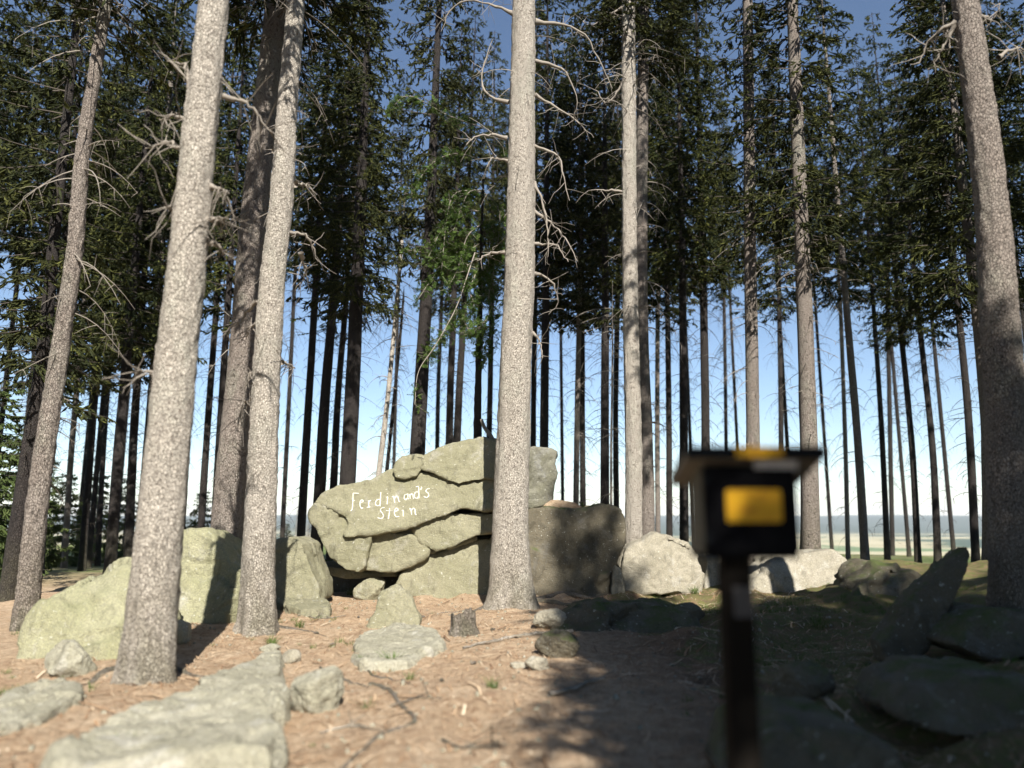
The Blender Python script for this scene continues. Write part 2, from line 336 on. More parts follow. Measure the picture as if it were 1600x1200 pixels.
CROWNS = [crown_mesh('spruce_crown', s, 12.5, rd, M['needles'], bp, dn) for s, rd, bp, dn in ((1, 2.1, .75, .68), (2, 1.75, .6, .52), (3, 2.25, .8, .68), (4, 1.7, .7, .5), (5, 2.0, .45, .6), (6, 1.8, .85, .45))]
YOUNG = [crown_mesh('young_crown', s, 5.0, 1.5, M['young'], 1.0, 1.1, 0.25) for s in (21, 22)]
def deadset_mesh(name, seed, h, n, Lm, mat, rscale=1.0, green=0.0):
    r = np.random.default_rng(seed); G = Geo(); fol = []
    for _ in range(n):
        z = h * r.random() ** 0.8; ph = r.uniform(0, 6.28); L = Lm * r.uniform(0.25, 1.0) * (0.5 + 0.5 * z / h); up = r.uniform(-.25, .3); dr = r.uniform(0.2, 0.9)
        tt = np.linspace(0, 1, 7); cur = r.normal(0, 0.35)
        ang = ph + cur * tt; x = np.cos(ang) * L * tt; y = np.sin(ang) * L * tt; zz = z + up * L * tt - dr * L * tt ** 2.2
        pts = np.stack([x, y, zz], -1); G.tube(pts, (0.013 * (1 - tt * 0.8)) * rscale, 3)
        for q in range(int(r.integers(2, 7))):
            k = int(r.integers(2, 7)); s = pts[k]; dv = r.normal(0, 1, 3); dv[2] -= 0.6; dv /= np.linalg.norm(dv); l2 = L * r.uniform(0.12, 0.35)
            t2 = np.linspace(0, 1, 4)[:, None]; p2 = s + dv * l2 * t2; p2[:, 2] -= (t2[:, 0] ** 2) * l2 * 0.3; G.tube(p2, 0.005 * rscale * (1 - t2[:, 0] * .6), 3)
    return G.mesh(name, mat)
DEAD = [deadset_mesh('dead_twigs', s, 9.0, 70, 1.25, M['twig'], 1.0) for s in (31, 32, 33, 34)]
DEADG = [deadset_mesh('dead_twigs', s, 9.0, 44, 1.6, M['dead'], 1.25) for s in (41, 42, 43)]

def trunk_mesh(name, pts, rad, mat, sides, flare=0.35, fine=False, seed=0, lobes=5, fh=0.4):
    """pts: centre line in local coordinates (base first)"""
    n = len(pts); th = np.arange(sides) / sides * 2 * np.pi
    s = np.concatenate([[0], np.cumsum(np.linalg.norm(np.diff(pts, axis=0), axis=1))])
    fl = flare * np.exp(-s / fh); rr = rad[:, None] * (1 + fl[:, None] * (1 + 0.45 * np.cos(lobes * th + seed)[None] + 0.3 * np.cos((lobes - 2) * th + 2 * seed)[None]))
    q = np.stack([np.cos(th)[None] * np.ones((n, 1)) * 3, np.sin(th)[None] * np.ones((n, 1)) * 3, s[:, None] * 2 * np.ones((1, sides))], -1) + seed * 7.7
    rr = rr * (1 + 0.05 * fbm(q * 0.6, 2))
    if fine:
        qq = np.stack([np.cos(th)[None] * rad[:, None], np.sin(th)[None] * rad[:, None], s[:, None] * np.ones((1, sides))], -1) + seed
        rr = rr + 0.010 * fbm(qq * np.array([26, 26, 13.0]), 3) + 0.008 * np.abs(vnoise(qq * np.array([13, 13, 4.0])))
    v = pts[:, None, :] + np.stack([np.cos(th)[None] * rr, np.sin(th)[None] * rr, 0 * rr], -1)
    i = np.arange(n - 1)[:, None] * sides; j = np.arange(sides)[None]; k = (j + 1) % sides
    return mesh_np(name, v.reshape(-1, 3), np.stack([i + j, i + k, i + sides + k, i + sides + j], -1).reshape(-1, 4), mat)

tree_no = 0
def spruce(px, w, d, mat, label, name='spruce_tree', crown=9.0, cs=1.0, dead='twig', top=20.0, near=False, branches=(), group='spruces of the wood', flare=0.4, cid=None, lobes=5, fh=0.35, deadlo=2.0, moss=False):
    """px: list of (px,py) on the trunk's centre line from low to high; w: (low,high) widths in px"""
    global tree_no; tree_no += 1; k = tree_no
    P3 = [at(a, b, d) for a, b in px]
    lo, hi = P3[0], P3[-1]
    s0 = (P3[1] - lo) / (P3[1].z - lo.z); gz = hgt(lo.x, d)
    base = lo - s0 * (lo.z - gz) if lo.z > gz + 0.02 else Vector((lo.x, d, lo.z))
    s1 = (hi - P3[-2]) / (hi.z - P3[-2].z); s1 = s1 * 0.6 + Vector((0, 0, 0.4)); H = top
    pts = [base - Vector((0, 0, 0.25)), base] + [p for p in P3 if p.z > base.z + 0.4]
    zt = pts[-1].z
    for zz in (zt + 2.5, zt + 6, H):
        if zz > pts[-1].z + 0.5 and zz <= H: pts.append(hi + s1 * (zz - hi.z))
    zs = np.array([p.z for p in pts])
    wl, wh = w[0] * d / F / 2, w[1] * d / F / 2
    n = 420 if near else 44
    loc = np.array([tuple(p - base) for p in pts]); c = spline(loc, n)
    zlo, zhi = lo.z - base.z, hi.z - base.z
    sl_ = (wh - wl) / max(zhi - zlo, .5); rad = wl + sl_ * (c[:, 2] - zlo)
    rad = np.where(c[:, 2] > zhi, wh * np.clip((H - base.z - c[:, 2]) / max(H - base.z - zhi, .5), 0.06, 1) ** 0.8, rad)
    E = empty(name, base, label, 'tree', group)
    link('trunk', trunk_mesh('trunk', c, rad, M[mat], 72 if near else 14, flare, near, k, lobes, fh), E)
    def on(z):
        j = min(np.searchsorted(c[:, 2], z), n - 1); return c[j]
    if cs > 0:
        o = link('crown', CROWNS[k % 6] if cid is None else CROWNS[cid], E); p = on(crown - base.z); o.location = p
        tp = c[-1]; L = max(tp[2] - p[2], 3); dv = Vector(tp - p); q = Vector((0, 0, 1)).rotation_difference(dv.normalized())
        o.rotation_mode = 'QUATERNION'; o.rotation_quaternion = q @ Matrix.Rotation(k * 2.4, 3, 'Z').to_quaternion(); o.scale = (cs, cs, dv.length * 1.03 / 12.5)
    if dead:
        src = DEAD if dead == 'twig' else DEADG; o = link('dead_twigs', src[k % len(src)], E); a = on(deadlo); b = on(min(crown + 1, H - 1) - base.z)
        o.location = a; dv = Vector(b - a); o.rotation_mode = 'QUATERNION'
        o.rotation_quaternion = Vector((0, 0, 1)).rotation_difference(dv.normalized()) @ Matrix.Rotation(k * 1.7, 3, 'Z').to_quaternion()
        sc = 0.8 + 0.3 * ((k * 37) % 10) / 10; o.scale = (sc, sc, dv.length / 9.0); o['kind'] = 'stuff'
    for br in branches:
        pp = [tuple(at(a, b, d + (j * dy)) - base) for j, ((a, b), dy) in enumerate(zip(br, [(-0.12, 0.1, 0.2)[(k + len(br)) % 3]] * len(br)))]
        G = Geo(); cc = spline(pp, 14); tt = np.linspace(0, 1, 14); cc = cc + np.clip(tt * 4, 0, 1)[:, None] * 0.013 * rng.normal(size=cc.shape); G.tube(cc, 0.024 * (1 - .8 * tt) * (0.8 + 0.03 * d) * (1 + 0.8 * np.exp(-tt * 12)) * (1 + .15 * rng.normal(size=14)), 6)
        r = np.random.default_rng(k * 50 + len(br) + int(br[0][1]))
        for _ in range(13):
            j = int(r.integers(3, 13)); dv = r.normal(0, 1, 3); dv[2] -= .5; dv /= np.linalg.norm(dv); l2 = r.uniform(.12, .6); u = np.linspace(0, 1, 4)[:, None]
            G.tube(cc[j] + dv * l2 * u + 0.06 * l2 * r.normal(size=(4, 3)) * u, 0.008 * (1 - u[:, 0] * .6), 3)
        link('dead_branch', G.mesh('dead_branch', M['dead']), E)
    return E

# ---- near trees
spruce([(232, 1035), (245, 880), (268, 640), (300, 330), (334, 0)], (70, 48), 7.8, 'bark_grey', 'thick pale grey spruce trunk in the left foreground, tallest beside the mossy boulders', crown=10.5, near=True, top=22, flare=0.42, dead=None,
       branches=[[(348, 150), (392, 165), (425, 208)], [(300, 190), (270, 182), (248, 188)], [(292, 235), (262, 222), (228, 232)], [(330, 292), (356, 300)], [(322, 342), (352, 341)], [(322, 378), (345, 388), (350, 400)], [(262, 585), (232, 580), (208, 584)], [(300, 150), (285, 100), (262, 96)], [(278, 325), (258, 322)]])
spruce([(402, 965), (405, 860), (414, 640), (424, 460), (438, 330), (448, 180), (458, 60)], (50, 30), 11, 'bark_grey', 'slim pale spruce with a wavy upper trunk standing left of the big inscribed rock', crown=11.5, near=True, top=21, flare=0.5, dead='grey', deadlo=5.2,
       branches=[[(402, 618), (384, 628), (372, 658)], [(440, 566), (452, 570), (462, 578)], [(446, 362), (482, 372), (496, 408)], [(462, 288), (480, 290), (490, 306)], [(405, 505), (388, 512), (384, 530)], [(470, 395), (478, 420), (476, 440)], [(400, 470), (375, 500), (345, 522)], [(402, 580), (388, 584)], [(428, 236), (450, 232), (472, 242)]])
spruce([(799, 930), (797, 850), (802, 700), (806, 560), (812, 430), (815, 250), (819, 0)], (56, 38), 14, 'bark_grey', 'tall straight spruce trunk with flared roots standing in front of the inscribed rock', crown=13.0, near=True, top=24, flare=0.95, dead='grey', deadlo=6.3, lobes=4, fh=0.42,
       branches=[[(828, 426), (858, 436), (872, 470), (858, 490)], [(834, 330), (876, 362), (902, 408)], [(836, 148), (895, 185), (928, 216)], [(834, 228), (872, 246), (888, 312)], [(792, 216), (752, 210), (726, 228)], [(836, 34), (900, 44), (930, 80), (957, 140)], [(804, 22), (760, 4), (712, 6), (690, 50)], [(834, 285), (852, 330), (858, 400)], [(788, 394), (762, 398), (746, 408)], [(830, 380), (868, 385), (888, 410)], [(795, 160), (765, 150), (752, 120), (770, 60)], [(832, 520), (842, 530), (848, 560)], [(796, 252), (770, 248), (760, 262)], [(836, 95), (880, 110), (900, 150), (895, 190)]])
spruce([(1585, 930), (1580, 780), (1562, 500), (1543, 270), (1508, 0)], (66, 40), 9, 'bark_mid', 'thick shaded trunk at the right edge leaning left towards its top', crown=11, near=True, top=20, flare=0.3, dead=None,
       branches=[[(1492, 36), (1455, 60), (1436, 100)], [(1520, 20), (1550, 30), (1562, 5)], [(1560, 90), (1590, 75), (1620, 85)], [(1490, 40), (1470, 80), (1450, 110)]])
spruce([(40, 970), (62, 760), (95, 540), (118, 380), (130, 230), (160, 40)], (32, 18), 11.5, 'bark_mid', 'leaning grey trunk at the far left edge rising behind the mossy boulder', crown=9.5, near=True, top=18, flare=0.3, dead='grey', group='spruces of the wood')
spruce([(352, 870), (362, 740), (380, 560), (398, 330), (430, 20)], (48, 36), 13.5, 'bark_mid', 'thick brown trunk close behind the slim pale spruce, dark towards its top', crown=11, near=True, top=22, flare=0.25, dead='grey')
spruce([(990, 848), (990, 700), (985, 480), (983, 260), (982, 0)], (26, 22), 17, 'bark_grey', 'pale trunk rising right behind the round dark boulder, patched with shade', deadlo=6, crown=13, near=True, top=23, flare=0.25, dead='grey', branches=[[(975, 300), (935, 296), (915, 300)], [(978, 120), (950, 160), (930, 140)], [(975, 10), (925, 40), (910, 30)]])
spruce([(1012, 838), (1010, 700), (1002, 480), (1003, 250), (1006, 0)], (22, 18), 18.5, 'bark_mid', 'second trunk tight behind the pale one beside the round dark boulder', crown=13, top=23, dead='grey')
# ---- trunks further back : (points, widths, depth, bark, label)
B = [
 ([(470, 840), (481, 650), (492, 470)], (13, 11), 25, 'bark_shaded', 'thin dark trunk standing alone just right of the slim pale spruce'),
 ([(500, 760), (508, 620), (520, 480)], (18, 14), 23, 'bark_shaded', 'dark trunk rising above the left nose of the inscribed rock'),
 ([(521, 765), (528, 620), (539, 490)], (12, 9), 28, 'bark_shaded', 'narrow dark trunk squeezed between two thicker ones above the rock left end'),
 ([(543, 755), (551, 600), (560, 400)], (25, 21), 20, 'bark_shaded', 'thickest dark trunk above the white lettering of the rock'),
 ([(652, 712), (658, 600), (668, 430)], (24, 19), 20, 'bark_shaded', 'broad dark trunk behind the small round stone on top of the rock'),
 ([(683, 700), (685, 600), (689, 500)], (7, 6), 40, 'bark_shaded', 'very thin dark trunk right of the broad one above the rock'),
 ([(702, 693), (704, 600), (708, 500)], (12, 10), 28, 'bark_shaded', 'left one of two slim dark trunks above the top boulder'),
 ([(714, 690), (718, 600), (724, 500)], (12, 10), 29, 'bark_shaded', 'right one of two slim dark trunks above the top boulder'),
 ([(764, 690), (766, 600), (768, 480)], (9, 8), 33, 'bark_shaded', 'thin trunk seen between the leafy rowan and the tall front spruce'),
 ([(833, 695), (834, 600), (836, 470)], (9, 8), 31, 'bark_shaded', 'thin trunk just right of the tall front spruce, above the grey pillar'),
 ([(850, 700), (851, 600), (853, 460)], (14, 12), 25, 'bark_shaded', 'dark trunk above the right end of the grey stone pillar'),
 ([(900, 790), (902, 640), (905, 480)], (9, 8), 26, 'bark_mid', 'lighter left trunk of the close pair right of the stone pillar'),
 ([(911, 790), (910, 640), (910, 480)], (9, 8), 27.5, 'bark_shaded', 'darker right trunk of the close pair right of the stone pillar'),
 ([(945, 795), (945, 640), (946, 450)], (14, 12), 24, 'bark_shaded', 'dark trunk above the hump of the round dark boulder'),
 ([(963, 800), (962, 640), (965, 450)], (9, 8), 30, 'bark_shaded', 'thin dark trunk left of the pale trunk at the round boulder'),
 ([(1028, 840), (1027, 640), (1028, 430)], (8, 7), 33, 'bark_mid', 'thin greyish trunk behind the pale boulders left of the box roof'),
 ([(1046, 840), (1045, 640), (1042, 430)], (10, 8), 30, 'bark_shaded', 'slim black trunk just left of the box roof'),
 ([(1069, 850), (1068, 640), (1066, 400)], (14, 11), 25, 'bark_shaded', 'dark trunk passing behind the left end of the box roof'),
 ([(1103, 860), (1102, 640), (1098, 400)], (14, 12), 26, 'bark_shaded', 'dark trunk rising behind the left part of the box'),
 ([(1135, 860), (1134, 640), (1130, 400)], (6, 5), 42, 'bark_shaded', 'hair thin far trunk above the left half of the box roof'),
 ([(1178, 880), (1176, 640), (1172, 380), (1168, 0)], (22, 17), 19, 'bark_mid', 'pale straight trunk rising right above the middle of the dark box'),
 ([(1221, 860), (1220, 640), (1216, 400)], (8, 7), 34, 'bark_shaded', 'thin dark trunk above the right end of the box roof'),
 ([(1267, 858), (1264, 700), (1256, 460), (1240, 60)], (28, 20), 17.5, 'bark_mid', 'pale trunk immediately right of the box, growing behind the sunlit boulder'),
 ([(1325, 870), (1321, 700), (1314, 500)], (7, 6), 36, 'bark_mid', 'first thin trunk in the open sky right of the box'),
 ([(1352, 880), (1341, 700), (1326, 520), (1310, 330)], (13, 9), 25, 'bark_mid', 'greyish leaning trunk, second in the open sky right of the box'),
 ([(1387, 885), (1379, 700), (1369, 540)], (9, 7), 33, 'bark_shaded', 'third thin trunk in the open sky right of the box, dark and straight'),
 ([(1435, 888), (1425, 700), (1408, 520)], (10, 8), 30, 'bark_shaded', 'fourth thin trunk in the open sky right of the box'),
 ([(1466, 885), (1457, 700), (1438, 520)], (11, 8), 29, 'bark_shaded', 'fifth thin trunk right of the box, leaning left above the tilted slab'),
 ([(1524, 860), (1513, 650), (1494, 450), (1480, 300)], (12, 9), 25, 'bark_shaded', 'dark trunk above the tip of the tilted slab'),
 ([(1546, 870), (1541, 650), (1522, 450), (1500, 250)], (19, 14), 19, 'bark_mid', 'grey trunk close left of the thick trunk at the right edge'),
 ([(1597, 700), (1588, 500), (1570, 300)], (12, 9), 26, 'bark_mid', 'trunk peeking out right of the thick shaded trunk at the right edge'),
 ([(312, 860), (322, 700), (338, 480)], (11, 9), 27, 'bark_shaded', 'left one of two dark trunks between the foreground trunk and the brown one'),
 ([(334, 860), (342, 700), (356, 480)], (12, 10), 24, 'bark_shaded', 'right one of two dark trunks between the foreground trunk and the brown one'),
 ([(172, 890), (186, 700), (205, 480)], (17, 13), 22, 'bark_shaded', 'strong dark trunk left of the foreground trunk above the mossy boulder'),
 ([(200, 885), (208, 700), (222, 480)], (14, 10), 25, 'bark_shaded', 'dark trunk hugging the left side of the foreground trunk'),
 ([(128, 890), (142, 700), (160, 480)], (11, 9), 27, 'bark_shaded', 'slim dark trunk in the shade right of the leaning grey trunk'),
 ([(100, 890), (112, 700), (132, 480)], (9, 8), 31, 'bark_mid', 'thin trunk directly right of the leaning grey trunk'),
 ([(152, 890), (162, 700), (178, 480)], (8, 7), 34, 'bark_shaded', 'thinnest trunk in the dark group left of the foreground trunk'),
 ([(8, 960), (30, 800), (66, 560), (84, 380)], (24, 18), 15, 'bark_shaded', 'dark trunk cut by the left picture edge'),
 ([(60, 900), (74, 700), (92, 480)], (14, 11), 23, 'bark_shaded', 'dark trunk crossed by the leaning grey trunk at the left'),
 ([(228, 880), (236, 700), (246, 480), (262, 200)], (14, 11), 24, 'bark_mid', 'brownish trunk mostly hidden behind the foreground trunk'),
 ([(283, 870), (292, 700), (304, 480)], (8, 7), 34, 'bark_shaded', 'thin trunk at the right edge of the foreground trunk'),
 ([(1395, 880), (1390, 640), (1384, 300)], (7, 6), 44, 'bark_shaded', 'faint far trunk behind the third thin trunk right of the box'),
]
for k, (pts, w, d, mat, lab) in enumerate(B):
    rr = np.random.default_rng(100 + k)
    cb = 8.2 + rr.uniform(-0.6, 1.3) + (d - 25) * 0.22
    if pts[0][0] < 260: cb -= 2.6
    spruce(pts, w, d, mat, lab, crown=cb, top=cb + 12 + rr.uniform(-1, 2.5), cs=rr.uniform(0.85, 1.2), dead='grey' if mat != 'bark_shaded' else 'twig', deadlo=0.8 if d > 20 else 2.2)
# crowned trees farther back whose trunks only show between the others
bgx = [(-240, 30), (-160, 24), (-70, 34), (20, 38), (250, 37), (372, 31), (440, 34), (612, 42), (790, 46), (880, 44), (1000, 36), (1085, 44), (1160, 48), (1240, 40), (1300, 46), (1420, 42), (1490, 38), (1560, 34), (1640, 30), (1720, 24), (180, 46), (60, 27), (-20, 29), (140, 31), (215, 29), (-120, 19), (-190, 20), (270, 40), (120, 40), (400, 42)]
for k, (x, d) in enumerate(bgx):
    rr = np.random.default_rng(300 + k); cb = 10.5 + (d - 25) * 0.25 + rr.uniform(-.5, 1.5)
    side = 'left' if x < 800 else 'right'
    spruce([(x, 860), (x + (800 - x) * 0.03, 640), (x + (800 - x) * 0.06, 420)], (max(250 / d, 5), 200 / d), d, 'bark_shaded',
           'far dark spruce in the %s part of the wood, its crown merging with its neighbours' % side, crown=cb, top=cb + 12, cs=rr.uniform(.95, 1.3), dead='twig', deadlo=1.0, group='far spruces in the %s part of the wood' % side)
# dead leaning stem, pale
spruce([(592, 740), (606, 620), (622, 450), (628, 380)], (9, 5), 22, 'bark_pale', 'thin pale barkless dead tree leaning right above the rock', name='dead_tree', cs=0, crown=9, top=11.5, dead='grey', deadlo=0.3, flare=0.1, group='dead trees')
spruce([(604, 740), (614, 640), (624, 540), (630, 470)], (6, 4), 26, 'bark_shaded', 'thin dark dead stem right beside the pale dead tree', name='dead_tree', cs=0, crown=8, top=9.5, dead='twig', deadlo=0.3, flare=0.1, group='dead trees')
spruce([(955, 795), (955, 700), (957, 560)], (4, 3), 22, 'bark_pale', 'white thin dead stem between two dark trunks above the round boulder', name='dead_tree', cs=0, crown=7, top=8.5, dead='grey', deadlo=0.3, flare=0.1, group='dead trees')
# trees behind the camera that shade the right of the place
SHT = [(5.9, -5.6, 17.6), (8.0, -6.6, 17.2), (10.8, -4.8, 15.8), (13.6, -6.5, 18), (9.6, -9.4, 19.5), (13, -10, 20), (17, -6, 18), (6.6, -4.2, 14.8), (12.2, -2.2, 13.5), (16.5, -1.5, 14), (7.8, -2.4, 13.0), (21, -3, 17), (20, -9, 20),
       (4.2, -4.9, 11.2), (6.4, -1.6, 9.5), (6.8, -8.6, 19), (9.0, 0.6, 9.6), (10.6, -7.4, 18), (5.6, -6.4, 14.5), (7.4, -4.6, 15.5), (11.5, -1.2, 13), (14.5, -4, 16), (13, 1.5, 11), (7.1, -5.9, 22.5), (9.2, -5.2, 16.5)]
SHT = [(a - 0.45 - 0.022 * c, b, c) for a, b, c in SHT]
AMB = [(-8.5, -3, 20), (-7.5, -8, 21), (-11.5, 1, 19), (-13.5, -5, 22), (-10.5, -12, 22), (-5.5, -13, 21), (-14.5, 6, 20), (-4, -18, 22), (-17, 0, 22), (-15.5, 11, 21), (15, 5, 18), (17, 10, 20), (14, 12.5, 19), (19, 3, 20), (-9, -17, 23), (-19, 7, 22), (20, 15, 20)]  # unseen trees added around the viewer to cut down sky light
for k, (x, y, tp) in enumerate(SHT + AMB):
    gz = hgt(x, y); sd_ = 'right' if x > 0 else 'left'; E = empty('spruce_tree', (x, y, gz), 'unseen full crowned spruce standing outside the picture beside or behind the viewer on the %s' % sd_, 'tree', 'spruces outside the picture on the ' + sd_)
    zs = np.linspace(-0.3, tp, 24); c3 = np.stack([0.05 * np.sin(zs), 0.05 * np.cos(zs * .7), zs], -1)
    link('trunk', trunk_mesh('trunk', c3, 0.24 * (1 - zs / (tp + .6)), M['bark_mid'], 14, 0.3, False, k), E)
    zb = 6.2 if tp > 12 else 4.4; o = link('crown', SHADE, E, (0, 0, zb)); kk = 1.0 if tp > 10.8 else 0.8; o.scale = (kk, kk, (tp - zb + .3) / 12.5); o.rotation_euler = (0, 0, k * 1.3)
# young spruces and bushes behind on the left
for k, (x, y, d, s) in enumerate([(20, 885, 24, .95), (-30, 890, 19, 1.0), (95, 880, 33, .8), (145, 878, 38, .9), (255, 876, 36, .75), (60, 880, 44, 1.2), (190, 876, 48, 1.0), (310, 872, 46, .8), (448, 838, 60, .5), (-110, 890, 25, 1.3)]):
    p = at(x, y, d); z = hgt(p.x, d); E = empty('young_spruce', (p.x, d, z), 'young green spruce growing low behind the dark trunks on the left', 'tree', 'young spruces behind the left trunks')
    gm = Geo(); gm.tube([(0, 0, -.1), (0, 0, 2), (0, 0, 4.9 * s)], [.07 * s, .05 * s, .01], 6); link('trunk', gm.mesh('trunk', M['twig']), E)
    o = link('crown', YOUNG[k % 2], E, (0, 0, 0.15)); o.scale = (s, s, s); o.rotation_euler = (0, 0, k)
# dead pale stems on the far left rise
gsn = Geo(); gsn.tube([(0, 0, -.3), (.05, 0, 2), (0.02, 0.03, 4.4)], [.09, .06, .02], 5)
for j in range(16):
    a = j * 2.4; z = 0.8 + j * .22; gsn.tube([(0, 0, z), (math.cos(a) * .5, math.sin(a) * .5, z - .1), (math.cos(a) * .8, math.sin(a) * .8, z - .35)], [.02, .014, .006], 3)
snag = gsn.mesh('snag', M['bark_pale'])
for k in range(30):
    px = rng.uniform(425, 500) if k < 20 else rng.uniform(60, 330); d = rng.uniform(55, 110); p = at(px, 830, d); z = hgt(p.x, d)
    o = link('dead_tree', snag, None, (p.x, d, z)); s = rng.uniform(.45, .95); o.scale = (s, s, s); o.rotation_euler = (0, rng.normal(0, .05), k)
    tag(o, 'bleached bare dead stem on the distant clearing at the left', 'tree', 'bleached dead stems on the far clearing')

# ------------------------------------------------------------------ rocks
def facets(p, size, seed):
    q = p / size + seed * 1.7; b = np.floor(q).astype(np.int64); best = np.full(len(q), 9e9); sec = np.full(len(q), 9e9); out = np.zeros(len(q))
    for dx in (-1, 0, 1):
        for dy in (-1, 0, 1):
            for dz in (-1, 0, 1):
                cx, cy, cz = b[:, 0] + dx, b[:, 1] + dy, b[:, 2] + dz
                f = np.stack([cx + .5 + .42 * _h(cx, cy, cz), cy + .5 + .42 * _h(cx + 91, cy, cz), cz + .5 + .42 * _h(cx, cy + 57, cz)], -1); df = q - f; d = (df ** 2).sum(1)
                t_ = _h(cx + 7, cy, cz) * df[:, 0] + _h(cx, cy + 7, cz) * df[:, 2] + 0.6 * _h(cx, cy, cz + 7) * df[:, 1] + 0.35 * _h(cx + 3, cy + 5, cz)
                nb = d < best; sec = np.where(nb, best, np.minimum(sec, d)); out = np.where(nb, t_, out); best = np.where(nb, d, best)
    return out, np.sqrt(sec) - np.sqrt(best)
def finish_rock(me, mat, amp=0.05, sc=1.3, fine=0.012, seed=0, strata=0.0):
    n = len(me.vertices); co = np.empty(n * 3); me.vertices.foreach_get('co', co); co = co.reshape(-1, 3)
    no = np.empty(n * 3, dtype=np.float32); me.vertices.foreach_get('normal', no); no = no.reshape(-1, 3)
    q = co * sc + seed * 3.3
    dd = amp * fbm(q, 3) + fine * fbm(q * 7, 3) - 0.6 * fine * np.clip(1 - np.abs(vnoise(q * 2.2 + 5)) / 0.05, 0, 1)
    wq = co + 0.10 * np.stack([vnoise(co * 2.1 + seed), vnoise(co * 2.1 + 9), vnoise(co * 2.1 + 4)], -1)
    f1, e1 = facets(wq, 0.95 / sc * 1.3, seed); f2, e2 = facets(wq, 0.36 / sc * 1.3, seed + 5)
    dd = dd + amp * 1.5 * f1 + amp * 0.5 * f2 - 0.5 * amp * np.clip(1 - e1 / 0.05, 0, 1) * (vnoise(q * 1.1 + 3) > 0.05)
    co = co + no * dd[:, None]; me.vertices.foreach_set('co', co.astype(np.float32).ravel())
    me.polygons.foreach_set('use_smooth', np.ones(len(me.polygons), dtype=bool)); me.materials.clear(); me.materials.append(mat); me.update(); return me
def prism(name, poly, Y, thick, mat, k=0.0, kx=0.0, vox=0.05, it=10, parent=None, amp=0.027, sc=1.3, fine=0.012, seed=0, shrink=0.9, origin=None, bulge=0.12, grow=0.0):
    cx = sum(p[0] for p in poly) / len(poly); cy = sum(p[1] for p in poly) / len(poly)
    if grow: poly = [(x + grow * (x - cx) / (math.hypot(x - cx, y - cy) + 1e-6), y + grow * (y - cy) / (math.hypot(x - cx, y - cy) + 1e-6)) for x, y in poly]
    zc = at(cx, cy, Y).z; xc = at(cx, cy, Y).x; fr = []
    for x, y in poly:
        yy = Y
        for _ in range(4):
            p = at(x, y, yy); yy = Y + k * (p.z - zc) + kx * (p.x - xc)
        fr.append(at(x, y, yy))
    c = sum(fr, Vector()) / len(fr); bm = bmesh.new()
    O = Vector(origin) if origin is not None else Vector((c.x, Y + thick / 2, min(p.z for p in fr)))
    fv = [bm.verts.new(p - O) for p in fr]; bv = [bm.verts.new(Vector((c.x + (p.x - c.x) * shrink, p.y + thick, c.z + (p.z - c.z) * (shrink if p.z > c.z else 1))) - O) for p in fr]
    bm.faces.new(fv); bm.faces.new(bv[::-1])
    for a in range(len(fv)):
        b = (a + 1) % len(fv); bm.faces.new((fv[b], fv[a], bv[a], bv[b]))
    bmesh.ops.triangulate(bm, faces=[f for f in bm.faces if len(f.verts) > 4]); bmesh.ops.recalc_face_normals(bm, faces=bm.faces)
    me = bpy.data.meshes.new(name); bm.to_mesh(me); bm.free(); o = link(name, me, parent)
    if parent is None: o.location = O
    m = o.modifiers.new('r', 'REMESH'); m.mode = 'VOXEL'; m.voxel_size = vox; m2 = o.modifiers.new('s', 'SMOOTH'); m2.iterations = it; m2.factor = 0.5
    dg = bpy.context.evaluated_depsgraph_get(); nm = bpy.data.meshes.new_from_object(o.evaluated_get(dg)); o.modifiers.clear(); o.data = nm; bpy.data.meshes.remove(me); nm.name = name
    finish_rock(nm, mat, amp, sc, fine, seed); return o
Z1 = lambda pts: [(460 + x * 0.3375, 660 + y * 0.3375) for x, y in pts]
fo = at(700, 935, 16.0); fo.z = hgt(fo.x, fo.y)
F0 = empty('inscribed_rock', fo, 'large split granite outcrop carrying the white painted words Ferdinand\'s Stein', 'rock')
fk = dict(parent=F0, origin=fo)
blockA = prism('block', Z1([(100, 362), (122, 328), (200, 300), (270, 280), (365, 262), (430, 228), (462, 216), (472, 248), (535, 256), (585, 236), (650, 242), (715, 275), (780, 283), (860, 270), (1000, 262), (1000, 412), (850, 408), (760, 400), (690, 430), (560, 470), (460, 492), (350, 516), (240, 526), (228, 515), (255, 470), (240, 432), (180, 400), (108, 386)]), 15.4, 2.6, M['rock'], k=0.30, seed=1, vox=0.034, it=4, grow=3, amp=0.026, **fk)
prism('block', Z1([(68, 425), (80, 395), (108, 380), (180, 398), (262, 432), (270, 500), (240, 524), (352, 518), (345, 560), (330, 612), (322, 672), (290, 690), (235, 680), (165, 622), (125, 545), (105, 485), (80, 470)]), 15.30, 2.0, M['rock'], k=0.12, kx=-0.10, seed=2, vox=0.034, it=4, grow=2.5, **fk)
prism('block', Z1([(583, 196), (588, 172), (640, 140), (720, 106), (800, 86), (850, 80), (1010, 84), (1010, 262), (860, 262), (800, 268), (760, 277), (720, 264), (650, 228), (592, 216)]), 15.50, 2.2, M['rock'], k=0.35, seed=3, vox=0.034, it=4, grow=3.5, **fk)
prism('block', Z1([(466, 222), (474, 190), (500, 165), (535, 152), (592, 158), (588, 212), (560, 240), (510, 255), (472, 248)]), 15.45, 1.3, M['rock'], k=0.3, seed=4, vox=0.04, it=6, grow=4, **fk)
prism('block', Z1([(352, 522), (420, 516), (520, 530), (592, 562), (614, 590), (600, 618), (520, 662), (465, 682), (400, 684), (335, 680), (326, 640), (338, 580)]), 15.38, 1.8, M['rock'], k=0.10, seed=5, vox=0.034, it=4, grow=4, **fk)
